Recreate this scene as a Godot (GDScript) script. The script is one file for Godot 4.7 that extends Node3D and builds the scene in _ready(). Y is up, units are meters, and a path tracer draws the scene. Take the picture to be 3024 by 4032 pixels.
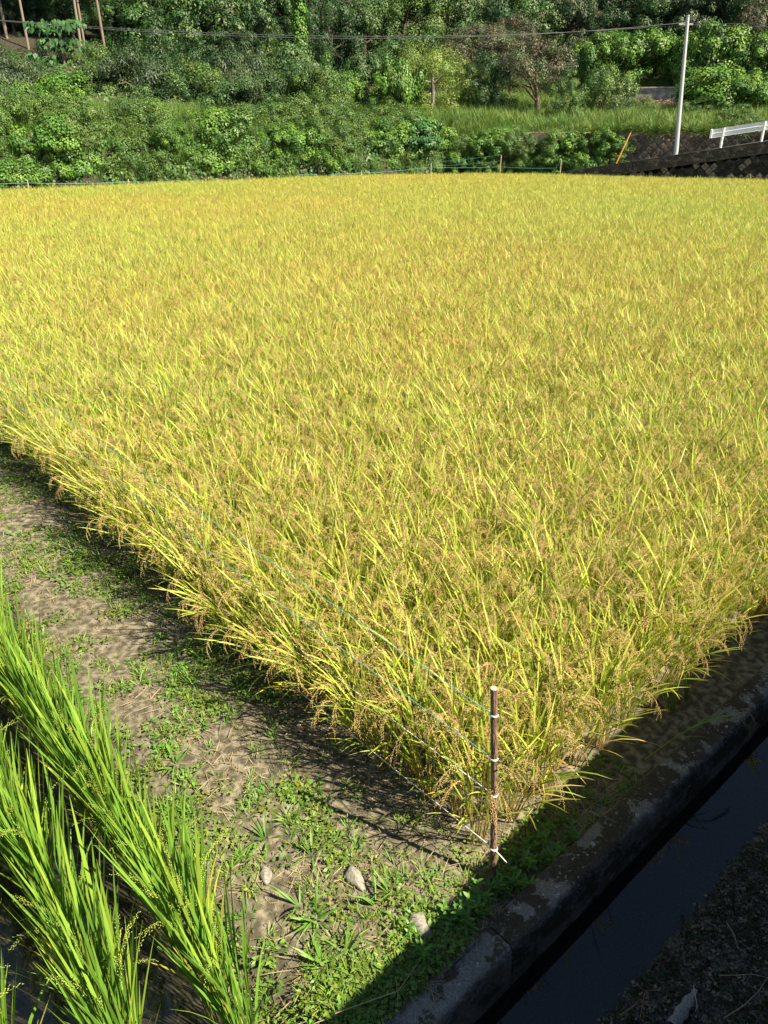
extends Node3D
# A ripe rice field seen from a road bank: concrete ditch and levee in front, vine-covered bank and wooded hill behind.

const F := 2912.0            # focal length of the photograph in its own pixels (3024 x 4032)
const PITCH := 0.479966      # 27.5 degrees down
const EYE := 3.4
const AZ_A := 0.855211       # the ditch runs 49 degrees to the right of the view, the levee 41 degrees to the left
var R := RandomNumberGenerator.new()
var used := {}
var M := {}
var noise := FastNoiseLite.new()

# ---------------------------------------------------------------- mesh builder
class MB:
	var v := PackedVector3Array()
	var n := PackedVector3Array()
	var c := PackedColorArray()
	var i := PackedInt32Array()
	func leaf(p: Vector3, d: Vector3, nn: Vector3, L: float, W: float, col: Color) -> void:
		var s := d.cross(nn).normalized() * (W * 0.5)
		var m := p + d * (L * 0.42) + nn * (L * 0.06)
		var k := v.size()
		v.append(p); v.append(m + s); v.append(p + d * L - nn * (L * 0.12)); v.append(m - s)
		for q in 4:
			n.append(nn); c.append(col)
		i.append(k); i.append(k + 2); i.append(k + 1); i.append(k); i.append(k + 3); i.append(k + 2)
	func blade(p: Vector3, d: Vector3, L: float, W: float, droop: float, segs: int, c0: Color, c1: Color, twist := 0.0) -> void:
		var side := d.cross(Vector3.UP)
		if side.length() < 0.01:
			side = Vector3.RIGHT
		side = side.normalized().rotated(d.normalized(), twist)
		var st := L / segs
		var k := v.size()
		var q := p
		var e := d.normalized()
		for a in segs + 1:
			var t := float(a) / segs
			var w := W * 0.5 * clampf((0.55 + 1.6 * t) if t < 0.28 else (1.0 - pow((t - 0.28) / 0.72, 2.2)), 0.04, 1.0)
			var nn := side.cross(e).normalized()
			var cc := c0.lerp(c1, t)
			v.append(q + side * w); v.append(q - side * w)
			n.append(nn); n.append(nn); c.append(cc); c.append(cc)
			q += e * st
			e = (e + Vector3(0, -droop * st, 0)).normalized()
		for a in segs:
			var b := k + a * 2
			i.append(b); i.append(b + 1); i.append(b + 2); i.append(b + 1); i.append(b + 3); i.append(b + 2)
	func tube(pts: PackedVector3Array, rad: PackedFloat32Array, sides: int, cols: PackedColorArray, cap := false) -> void:
		var k := v.size()
		var m := pts.size()
		for a in m:
			var d := (pts[mini(a + 1, m - 1)] - pts[maxi(a - 1, 0)]).normalized()
			var x := d.cross(Vector3(0.13, 0.2, 0.97) if absf(d.z) < 0.9 else Vector3.RIGHT).normalized()
			var y := d.cross(x)
			for s in sides:
				var an := TAU * s / sides
				var o := x * cos(an) + y * sin(an)
				v.append(pts[a] + o * rad[a]); n.append(o); c.append(cols[mini(a, cols.size() - 1)])
		for a in m - 1:
			for s in sides:
				var p0 := k + a * sides + s
				var p1 := k + a * sides + (s + 1) % sides
				i.append(p0); i.append(p0 + sides); i.append(p1); i.append(p1); i.append(p0 + sides); i.append(p1 + sides)
		if cap:
			for e in [0, m - 1]:
				var ce: int = v.size()
				var d := (pts[m - 1] - pts[m - 2]).normalized() if e else (pts[0] - pts[1]).normalized()
				for s in sides:
					v.append(v[k + e * sides + s]); n.append(d); c.append(cols[cols.size() - 1])
				for s in range(1, sides - 1):
					if e:
						i.append(ce); i.append(ce + s + 1); i.append(ce + s)
					else:
						i.append(ce); i.append(ce + s); i.append(ce + s + 1)
	func grain(p: Vector3, d: Vector3, L: float, W: float, col: Color) -> void:
		var x := d.cross(Vector3(0.3, 0.5, 0.8)).normalized()
		var y := d.cross(x)
		var k := v.size()
		v.append(p); n.append(-d); c.append(col)
		for s in 3:
			var an := TAU * s / 3.0
			var o := x * cos(an) + y * sin(an)
			v.append(p + d * (L * 0.45) + o * (W * 0.5)); n.append(o); c.append(col)
		v.append(p + d * L); n.append(d); c.append(col)
		for s in 3:
			var a := k + 1 + s
			var b := k + 1 + (s + 1) % 3
			i.append(k); i.append(a); i.append(b); i.append(a); i.append(k + 4); i.append(b)
	func quad(a: Vector3, b: Vector3, cc: Vector3, d: Vector3, col := Color.WHITE) -> void:
		# a, b, cc, d run clockwise seen from the front
		var k := v.size()
		var nn := -(b - a).cross(cc - a).normalized()
		for q in [a, b, cc, d]:
			v.append(q); n.append(nn); c.append(col)
		for q in [0, 1, 2, 0, 2, 3]:
			i.append(k + q)
	func box(lo: Vector3, hi: Vector3, bev := 0.0, col := Color.WHITE) -> void:
		# chamfered box
		var b := minf(bev, minf(hi.x - lo.x, minf(hi.y - lo.y, hi.z - lo.z)) * 0.45)
		var ce := (lo + hi) * 0.5
		var h := (hi - lo) * 0.5
		var P := func(sx: float, sy: float, sz: float, ax: int) -> Vector3:
			var q := Vector3(sx * (h.x - b), sy * (h.y - b), sz * (h.z - b))
			q[ax] = [sx, sy, sz][ax] * h[ax]
			return ce + q
		for ax in 3:
			var u := (ax + 1) % 3
			var w := (ax + 2) % 3
			for s in [-1.0, 1.0]:
				var pts: Array[Vector3] = []
				for e in [[-1.0, -1.0], [1.0, -1.0], [1.0, 1.0], [-1.0, 1.0]]:
					var sg := [0.0, 0.0, 0.0]
					sg[ax] = s; sg[u] = e[0]; sg[w] = e[1]
					pts.append(P.call(sg[0], sg[1], sg[2], ax))
				poly(pts, ce, col)
		if b <= 0.0:
			return
		for ax in 3:
			var u := (ax + 1) % 3
			var w := (ax + 2) % 3
			for su in [-1.0, 1.0]:
				for sw in [-1.0, 1.0]:
					var pts: Array[Vector3] = []
					for e in [[-1.0, u], [1.0, u], [1.0, w], [-1.0, w]]:
						var sg := [0.0, 0.0, 0.0]
						sg[ax] = e[0]; sg[u] = su; sg[w] = sw
						pts.append(P.call(sg[0], sg[1], sg[2], e[1]))
					poly(pts, ce, col)
		for sx in [-1.0, 1.0]:
			for sy in [-1.0, 1.0]:
				for sz in [-1.0, 1.0]:
					var pts: Array[Vector3] = [P.call(sx, sy, sz, 0), P.call(sx, sy, sz, 1), P.call(sx, sy, sz, 2)]
					poly(pts, ce, col)
	func poly(pts: Array[Vector3], inside: Vector3, col: Color) -> void:
		# flat convex polygon that faces away from a point inside
		var nn := (pts[1] - pts[0]).cross(pts[2] - pts[0]).normalized()
		var out := nn.dot(pts[0] - inside) > 0.0
		var k := v.size()
		for q in pts:
			v.append(q); n.append(nn if out else -nn); c.append(col)
		for a in range(1, pts.size() - 1):
			i.append(k)
			i.append(k + a + 1 if out else k + a)
			i.append(k + a if out else k + a + 1)
	func add(o: MB) -> void:
		var k := v.size()
		v.append_array(o.v); n.append_array(o.n); c.append_array(o.c)
		for q in o.i:
			i.append(k + q)
	func smooth_grid(nx: int, nz: int, mode := 0) -> void:
		# mode 0: faces look up; 1: faces turned round; 2: as they run
		for q in v.size():
			n.append(Vector3.ZERO)
		for a in nx - 1:
			for b in nz - 1:
				var k := a * nz + b
				var nn := (v[k + 1] - v[k]).cross(v[k + nz] - v[k]) + (v[k + nz] - v[k + nz + 1]).cross(v[k + 1] - v[k + nz + 1])
				if mode == 1 or (mode == 0 and nn.y < 0.0):
					nn = -nn
					i.append(k); i.append(k + 1); i.append(k + nz); i.append(k + nz); i.append(k + 1); i.append(k + nz + 1)
				else:
					i.append(k); i.append(k + nz); i.append(k + 1); i.append(k + nz); i.append(k + nz + 1); i.append(k + 1)
				n[k] += nn; n[k + 1] += nn; n[k + nz] += nn; n[k + nz + 1] += nn
		for q in v.size():
			n[q] = n[q].normalized()
	func mesh(mat: Material) -> ArrayMesh:
		var arr := []
		arr.resize(Mesh.ARRAY_MAX)
		arr[Mesh.ARRAY_VERTEX] = v; arr[Mesh.ARRAY_NORMAL] = n; arr[Mesh.ARRAY_INDEX] = i
		if c.size() == v.size():
			arr[Mesh.ARRAY_COLOR] = c
		var m := ArrayMesh.new()
		m.add_surface_from_arrays(Mesh.PRIMITIVE_TRIANGLES, arr)
		m.surface_set_material(0, mat)
		return m

# ---------------------------------------------------------------- scene helpers
func numbered(called: String) -> String:
	var k: int = used.get(called, 0)
	used[called] = k + 1
	return called if k == 0 else "%s_%03d" % [called, k]

func tag(o: Node, label: String, category: String, group := "") -> void:
	o.set_meta("label", label)
	o.set_meta("category", category)
	if group:
		o.set_meta("group", group)

func thing(called: String, label: String, category: String, at := Vector3.ZERO, group := "") -> Node3D:
	var o := Node3D.new()
	o.name = numbered(called)
	add_child(o)
	o.position = at
	tag(o, label, category, group)
	return o

func inst(called: String, mesh: Mesh, parent: Node = self, at := Vector3.ZERO) -> MeshInstance3D:
	var o := MeshInstance3D.new()
	o.name = numbered(called) if parent == self else called
	o.mesh = mesh
	parent.add_child(o, true)
	o.position = at
	return o

func put(called: String, mb: MB, mat: Material, parent: Node = self, at := Vector3.ZERO) -> MeshInstance3D:
	return inst(called, mb.mesh(mat), parent, at)

func struct(called: String, mb: MB, mat: Material) -> MeshInstance3D:
	var o := put(called, mb, mat)
	o.set_meta("kind", "structure")
	return o

func multi(called: String, mesh: Mesh, xf: Array, cols: Array, parent: Node = self) -> MultiMeshInstance3D:
	var mm := MultiMesh.new()
	mm.transform_format = MultiMesh.TRANSFORM_3D
	mm.use_colors = cols.size() > 0
	mm.mesh = mesh
	mm.instance_count = xf.size()
	for k in xf.size():
		mm.set_instance_transform(k, xf[k])
		if cols.size():
			mm.set_instance_color(k, cols[k])
	var o := MultiMeshInstance3D.new()
	o.multimesh = mm
	o.name = numbered(called) if parent == self else called
	parent.add_child(o, true)
	o.set_meta("kind", "stuff")
	return o

func rf(a: float, b: float) -> float:
	return R.randf_range(a, b)

func tint(c: Color, k: float) -> Color:
	# a neighbour of a colour, a little lighter or darker and a little yellower or bluer
	var f := 1.0 + R.randf_range(-k, k)
	var h := R.randf_range(-k, k) * 0.4
	return Color(c.r * f * (1.0 + h), c.g * f, c.b * f * (1.0 - h))

func ray(u: float, w: float) -> Vector3:
	var x := (u - 1512.0) / F
	var y := -(w - 2016.0) / F
	return Vector3(x, y * cos(PITCH) - sin(PITCH), -y * sin(PITCH) - cos(PITCH))

func at_height(u: float, w: float, h: float) -> Vector3:
	var r := ray(u, w)
	return Vector3(0, EYE, 0) + r * ((h - EYE) / r.y)

func at_dist(u: float, w: float, dist: float) -> Vector3:
	var r := ray(u, w)
	return Vector3(0, EYE, 0) + r * (dist / Vector2(r.x, r.z).length())

func per_pixel(u: float, w: float, dist: float) -> float:
	var r := ray(u, w)
	return dist / Vector2(r.x, r.z).length() / F

func ab(a: float, b: float, y := 0.0) -> Vector3:
	# a runs along the ditch (away to the right), b along the levee (away to the left)
	return Vector3(a * sin(AZ_A) - b * cos(AZ_A), y, -a * cos(AZ_A) - b * sin(AZ_A))

func to_ab(p: Vector3) -> Vector2:
	return Vector2(p.x * sin(AZ_A) - p.z * cos(AZ_A), -p.x * cos(AZ_A) - p.z * sin(AZ_A))

func in_view(p: Vector3, margin: float) -> bool:
	var d := p - Vector3(0, EYE, 0)
	var zz := -(d.y * -sin(PITCH) * -1.0 + d.z * cos(PITCH))
	var yy := d.y * cos(PITCH) - d.z * sin(PITCH)
	if zz < 0.3:
		return false
	return absf(d.x) < 0.5193 * zz + margin and yy > -0.6923 * zz - margin

func ramp(x: float, pts: Array) -> float:
	for k in range(1, pts.size()):
		if x <= pts[k][0]:
			return lerpf(pts[k - 1][1], pts[k][1], clampf((x - pts[k - 1][0]) / (pts[k][0] - pts[k - 1][0]), 0, 1))
	return pts[-1][1]

func hill(x: float, z: float) -> float:
	var sl := (x + 0.2) * -0.58 + (z + 49.7) * -0.815
	var sr := (x - 7.0) * 0.258 + (z + 53.0) * -0.966
	var s := maxf(sl, sr)
	if s < -0.6:
		return -0.6
	var l := ramp(s, [[-0.6, -0.6], [0.0, 0.0], [1.2, 2.6], [2.4, 3.4], [7.0, 4.2], [14.0, 6.6], [30.0, 12.0], [110.0, 45.0]])
	var r := ramp(s, [[-0.6, -0.6], [0.05, -0.3], [0.4, 2.9], [3.0, 3.4], [20.0, 5.3], [22.5, 6.7], [40.0, 12.0], [110.0, 42.0]])
	return lerpf(l, r, smoothstep(4.0, 12.0, x)) + noise.get_noise_2d(x * 9.0, z * 9.0) * 0.25

# ---------------------------------------------------------------- materials
func noise_tex(seed_: int, freq: float, cols: Array, offs: Array, size := 512, type := FastNoiseLite.TYPE_SIMPLEX_SMOOTH, oct := 4) -> NoiseTexture2D:
	var f := FastNoiseLite.new()
	f.seed = seed_
	f.noise_type = type
	f.frequency = freq
	f.fractal_octaves = oct
	var t := NoiseTexture2D.new()
	t.width = size
	t.height = size
	t.seamless = true
	t.noise = f
	if cols.size():
		var g := Gradient.new()
		g.offsets = PackedFloat32Array(offs)
		var pc := PackedColorArray()
		for c in cols:
			pc.append(c)
		g.colors = pc
		t.color_ramp = g
	return t

func s(r: float, g: float, b: float, a := 1.0) -> Color:
	return Color(r, g, b, a).linear_to_srgb() if a == 1.0 else Color(Color(r, g, b).linear_to_srgb(), a)

func leaf_mat(rough: float, glow: float, spec := 0.4) -> StandardMaterial3D:
	var m := StandardMaterial3D.new()
	m.vertex_color_use_as_albedo = true
	m.roughness = rough
	m.metallic_specular = spec
	m.cull_mode = BaseMaterial3D.CULL_DISABLED
	if glow > 0.0:
		m.backlight_enabled = true
		m.backlight = Color(glow, glow, glow * 0.8)
	return m

func surf(tex: Texture2D, scale: float, rough: float, bump: Texture2D = null, depth := 1.0, detail: Texture2D = null, mask: Texture2D = null) -> StandardMaterial3D:
	var m := StandardMaterial3D.new()
	m.albedo_texture = tex
	m.roughness = rough
	m.uv1_triplanar = true
	m.uv1_world_triplanar = true
	m.uv1_scale = Vector3.ONE * scale
	if bump:
		m.heightmap_enabled = true
		m.heightmap_texture = bump
		m.heightmap_scale = depth
	if detail:
		m.detail_enabled = true
		m.detail_albedo = detail
		m.detail_mask = mask
		m.detail_blend_mode = BaseMaterial3D.BLEND_MODE_MIX
	return m

func mossy(share: float, seed_: int) -> ImageTexture:
	# weathered concrete, brown moss cushions and white lichen dots
	var f := FastNoiseLite.new()
	f.seed = seed_
	f.frequency = 0.009
	f.fractal_octaves = 6
	f.fractal_gain = 0.62
	var im := f.get_seamless_image(640, 640)
	f.seed = seed_ + 50
	f.frequency = 0.12
	f.fractal_octaves = 3
	var fine := f.get_seamless_image(640, 640)
	f.seed = seed_ + 90
	f.frequency = 0.035
	f.fractal_octaves = 5
	f.fractal_gain = 0.7
	var dots := f.get_seamless_image(640, 640)
	var o := Image.create(640, 640, false, Image.FORMAT_RGB8)
	for y in 640:
		for x in 640:
			var g: float = fine.get_pixel(x, y).r
			var m := smoothstep(0.46, 0.54, im.get_pixel(x, y).r + share + (g - 0.5) * 0.22)
			var l := smoothstep(0.70, 0.78, dots.get_pixel(x, y).r + (g - 0.5) * 0.25 - m * 0.05)
			var k := 0.55 + 0.9 * g
			var c := Color(0.19 * k, 0.178 * k, 0.16 * k).lerp(Color(0.044 * k, 0.035 * k, 0.019 * k), m).lerp(Color(0.40, 0.40, 0.39), l)
			o.set_pixel(x, y, c.linear_to_srgb())
	o.generate_mipmaps()
	return ImageTexture.create_from_image(o)

func materials() -> void:
	M.rice = leaf_mat(0.5, 0.75)
	M.grain = leaf_mat(0.6, 0.25, 0.3)
	M.stem = leaf_mat(0.55, 0.2)
	M.green = leaf_mat(0.45, 0.7)
	M.weed = leaf_mat(0.5, 0.6)
	M.tree = leaf_mat(0.5, 0.5)
	M.bark = leaf_mat(0.9, 0.0, 0.2)
	M.straw = leaf_mat(0.7, 0.2, 0.3)
	var soil_bump := noise_tex(5, 0.045, [], [], 512, FastNoiseLite.TYPE_SIMPLEX_SMOOTH, 6)
	M.soil = surf(noise_tex(11, 0.02, [s(0.050, 0.044, 0.028), s(0.092, 0.081, 0.053), s(0.128, 0.114, 0.078), s(0.21, 0.19, 0.14)], [0.28, 0.45, 0.58, 0.8], 1024, FastNoiseLite.TYPE_SIMPLEX_SMOOTH, 8), 0.62, 0.95, noise_tex(6, 0.07, [], [], 1024, FastNoiseLite.TYPE_SIMPLEX_SMOOTH, 7), 0.12)
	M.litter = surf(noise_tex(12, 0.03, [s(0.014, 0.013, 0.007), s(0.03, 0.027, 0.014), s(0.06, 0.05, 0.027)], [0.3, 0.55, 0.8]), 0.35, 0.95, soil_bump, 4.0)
	M.asphalt = surf(noise_tex(13, 0.15, [s(0.035, 0.035, 0.036), s(0.07, 0.07, 0.07)], [0.3, 0.7]), 0.8, 0.9, soil_bump, 0.3)
	var grit := noise_tex(15, 0.06, [], [], 1024, FastNoiseLite.TYPE_SIMPLEX_SMOOTH, 7)
	M.coping = surf(mossy(0.06, 14), 0.8, 0.93, grit, 1.2)
	M.coping_bare = surf(mossy(-0.08, 15), 0.8, 0.93, grit, 1.2)
	M.ledge = surf(noise_tex(16, 0.05, [s(0.028, 0.026, 0.018), s(0.06, 0.052, 0.04), s(0.11, 0.097, 0.082), s(0.22, 0.205, 0.19)], [0.3, 0.5, 0.66, 0.82], 1024, FastNoiseLite.TYPE_SIMPLEX_SMOOTH, 6), 1.0, 0.9, noise_tex(17, 0.06, [], [], 512, FastNoiseLite.TYPE_CELLULAR, 3), 4.0)
	M.concrete = surf(noise_tex(18, 0.012, [s(0.17, 0.145, 0.115), s(0.28, 0.25, 0.21), s(0.40, 0.37, 0.32)], [0.25, 0.5, 0.8], 512, FastNoiseLite.TYPE_SIMPLEX_SMOOTH, 6), 0.3, 0.9, soil_bump, 1.0)
	M.black_wall = surf(noise_tex(19, 0.014, [s(0.012, 0.011, 0.008), s(0.022, 0.019, 0.014), s(0.05, 0.045, 0.038), s(0.13, 0.125, 0.115)], [0.35, 0.55, 0.7, 0.88], 512, FastNoiseLite.TYPE_SIMPLEX_SMOOTH, 6), 0.35, 0.93, soil_bump, 2.0)
	M.stone = surf(noise_tex(20, 0.02, [s(0.085, 0.066, 0.046), s(0.165, 0.13, 0.095), s(0.26, 0.215, 0.17)], [0.3, 0.5, 0.75]), 0.6, 0.92, soil_bump, 2.0)
	M.rock = surf(noise_tex(21, 0.03, [s(0.17, 0.16, 0.135), s(0.235, 0.222, 0.19), s(0.30, 0.287, 0.25)], [0.3, 0.5, 0.75]), 3.0, 0.85, soil_bump, 0.25)
	M.wood = surf(noise_tex(22, 0.02, [s(0.09, 0.05, 0.032), s(0.20, 0.12, 0.08), s(0.33, 0.225, 0.16)], [0.3, 0.5, 0.75], 512, FastNoiseLite.TYPE_SIMPLEX_SMOOTH, 6), 1.0, 0.85, noise_tex(23, 0.03, [], []), 1.0)
	M.wood.uv1_scale = Vector3(9.0, 0.9, 9.0)
	M.wood.uv1_world_triplanar = false
	M.endgrain = StandardMaterial3D.new()
	M.endgrain.albedo_color = s(0.5, 0.38, 0.27)
	M.endgrain.roughness = 0.9
	M.white = StandardMaterial3D.new()
	M.white.albedo_color = s(0.72, 0.74, 0.76)
	M.white.roughness = 0.45
	M.steel = StandardMaterial3D.new()
	M.steel.albedo_color = s(0.45, 0.47, 0.49)
	M.steel.roughness = 0.5
	M.steel.metallic = 0.3
	M.cord = StandardMaterial3D.new()
	M.cord.albedo_color = s(0.72, 0.73, 0.74)
	M.cord.roughness = 0.7
	M.cord_blue = StandardMaterial3D.new()
	M.cord_blue.albedo_color = s(0.12, 0.36, 0.38)
	M.cord_blue.roughness = 0.6
	M.yellow = StandardMaterial3D.new()
	M.yellow.albedo_color = s(0.55, 0.30, 0.03)
	M.yellow.roughness = 0.6
	M.wire = StandardMaterial3D.new()
	M.wire.albedo_color = s(0.06, 0.065, 0.07)
	M.wire.roughness = 0.5
	M.ditch_water = StandardMaterial3D.new()
	M.ditch_water.albedo_color = s(0.006, 0.007, 0.007, 0.78)
	M.ditch_water.transparency = BaseMaterial3D.TRANSPARENCY_ALPHA
	M.ditch_water.roughness = 0.04
	M.ditch_water.metallic_specular = 0.4
	M.paddy_water = StandardMaterial3D.new()
	M.paddy_water.albedo_color = s(0.05, 0.042, 0.028, 0.55)
	M.paddy_water.transparency = BaseMaterial3D.TRANSPARENCY_ALPHA
	M.paddy_water.roughness = 0.06

# ---------------------------------------------------------------- rice
func panicle(p: Vector3, d: Vector3, out: Vector3, L: float, hang: float, col: Color, count: int) -> MB:
	# bending main axis, side branches lying close to it, grains set alternately along each branch
	var mb := MB.new()
	var q := p
	var e := d
	var steps := 9
	var per := count / steps
	var pts := PackedVector3Array()
	var rad := PackedFloat32Array()
	var own := tint(col, 0.16)
	for k in steps + 1:
		pts.append(q)
		rad.append(0.0012 * (1.0 - 0.6 * k / steps))
		if k >= 1:
			var side := rand_dir()
			side = (side - e * side.dot(e)).normalized()
			var bd := (e + side * rf(0.16, 0.42) * (0.35 + hang) + Vector3(0, -0.3 * hang, 0)).normalized()
			var o := q
			for g in per:
				var sd := side.rotated(e, g * 2.3)
				mb.grain(o + sd * 0.0016, (bd + sd * 0.32).normalized(), rf(0.0078, 0.0098), rf(0.0034, 0.0042), tint(own, 0.17))
				o += bd * 0.0056
				bd = (bd + Vector3(0, -0.07 * hang, 0)).normalized()
		q += e * (L / steps)
		e = (e + (out * 0.20 + Vector3(0, -0.42, 0)) * hang).normalized()
	mb.tube(pts, rad, 3, PackedColorArray([own]))
	return mb

func rice_parts(seed_: int, green: bool) -> Dictionary:
	R.seed = seed_
	var stems := MB.new()
	var foliage := MB.new()
	var leaves: Array[MB] = []
	var heads: Array[MB] = []
	var nt := 15 if green else 17
	for t in nt:
		var an := TAU * t / nt + rf(-0.4, 0.4)
		var out := Vector3(cos(an), 0, sin(an))
		var lean := rf(0.01, 0.10) if green else rf(0.03, 0.22)
		var hgt := rf(0.55, 0.70) if green else rf(0.62, 0.80)
		var p := out * rf(0.008, 0.045)
		var pts := PackedVector3Array()
		var dir := (Vector3.UP + out * lean * 0.6).normalized()
		for k in 4:
			pts.append(p + dir * hgt * k / 3.0 + out * lean * hgt * 0.35 * pow(k / 3.0, 2))
		var base := Color(0.12, 0.20, 0.035) if green else Color(0.34, 0.27, 0.075)
		var top := Color(0.10, 0.22, 0.03) if green else Color(0.33, 0.36, 0.05)
		stems.tube(pts, PackedFloat32Array([0.0036, 0.003, 0.0024, 0.0017]), 4, PackedColorArray([tint(base, 0.25), tint(base, 0.2), top, top]))
		var tipd := (pts[3] - pts[2]).normalized()
		for k in 4:
			var f: float = [0.30, 0.52, 0.76, 0.94][k]
			var a2 := an + rf(-1.4, 1.4)
			var o2 := Vector3(cos(a2), 0, sin(a2))
			var q := pts[0].lerp(pts[3], f) + out * 0.0
			var wcol := Color(0.36, 0.46, 0.055)
			var r := R.randf()
			if green:
				wcol = Color(0.10, 0.245, 0.03) if r < 0.65 else Color(0.20, 0.34, 0.04)
				if k == 0 and r < 0.35:
					wcol = Color(0.40, 0.40, 0.07)
			elif r < 0.34:
				wcol = Color(0.20, 0.33, 0.03)
			elif r < 0.55:
				wcol = Color(0.46, 0.455, 0.08)
			elif k == 0 and r < 0.85:
				wcol = Color(0.38, 0.26, 0.10)
			wcol = tint(wcol, 0.18)
			var tipc := wcol.lerp(Color(0.50, 0.45, 0.09), 0.35 if not green else 0.12)
			var ld := (tipd + o2 * (rf(0.05, 0.24) if green else rf(0.14, 0.72))).normalized()
			var len := rf(0.36, 0.54) if green else (rf(0.25, 0.43) if k < 3 else rf(0.20, 0.33))
			var wid := rf(0.010, 0.0155) if green else rf(0.0075, 0.0125)
			var droop := rf(0.2, 0.9) if green else rf(0.3, 2.2)
			if k == 0:
				droop += 2.0
			var big := k >= 2 and leaves.size() < 9 and t % 2 == 0
			var mb := MB.new() if big else foliage
			mb.blade(q, ld, len, wid, droop, 5, wcol, tipc, rf(-0.9, 0.9))
			if big:
				leaves.append(mb)
		var has := R.randf() < (0.38 if green else 0.84)
		if has:
			if green:
				heads.append(panicle(pts[3], tipd, out, rf(0.17, 0.21), rf(0.12, 0.45), Color(0.30, 0.38, 0.07), 108))
			else:
				heads.append(panicle(pts[3], tipd, out, rf(0.17, 0.22), rf(0.65, 1.15), Color(0.52, 0.395, 0.165), 117))
	return {"stems": stems, "foliage": foliage, "leaves": leaves, "heads": heads}

func rice_proto(parts: Dictionary, called: String, mat: Material) -> Node3D:
	var o := Node3D.new()
	o.name = called
	var st := put("stem_cluster", parts.stems, M.stem, o)
	st.set_meta("kind", "stuff")
	var fo := put("foliage", parts.foliage, mat, o)
	fo.set_meta("kind", "stuff")
	for l in parts.leaves:
		put("leaf", l, mat, o)
	for h in parts.heads:
		put("panicle", h, M.grain, o)
	return o

func rice_joined(parts: Dictionary, mat: Material) -> ArrayMesh:
	var st := MB.new()
	st.add(parts.stems)
	st.add(parts.foliage)
	for l in parts.leaves:
		st.add(l)
	var gr := MB.new()
	for h in parts.heads:
		gr.add(h)
	var m := st.mesh(mat)
	var arr := []
	arr.resize(Mesh.ARRAY_MAX)
	arr[Mesh.ARRAY_VERTEX] = gr.v; arr[Mesh.ARRAY_NORMAL] = gr.n; arr[Mesh.ARRAY_COLOR] = gr.c; arr[Mesh.ARRAY_INDEX] = gr.i
	m.add_surface_from_arrays(Mesh.PRIMITIVE_TRIANGLES, arr)
	m.surface_set_material(1, M.grain)
	return m

func rice_far_edge(x: float) -> float:
	# z of the field's far edge
	return -ramp(x, [[-45.0, 18.0], [-17.75, 37.0], [-12.9, 40.4], [-7.4, 45.4], [-0.2, 49.2], [5.0, 50.7], [7.5, 50.3], [21.5, 44.1], [40.0, 36.0]])

func plant_xf(p: Vector3, yaw: float, tilt: Vector3, sc: float) -> Transform3D:
	var b := Basis(Vector3.UP, yaw).scaled(Vector3(sc, sc, sc))
	if tilt.length() > 0.001:
		b = Basis(tilt.normalized(), tilt.length()) * b
	return Transform3D(b, p)

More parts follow.
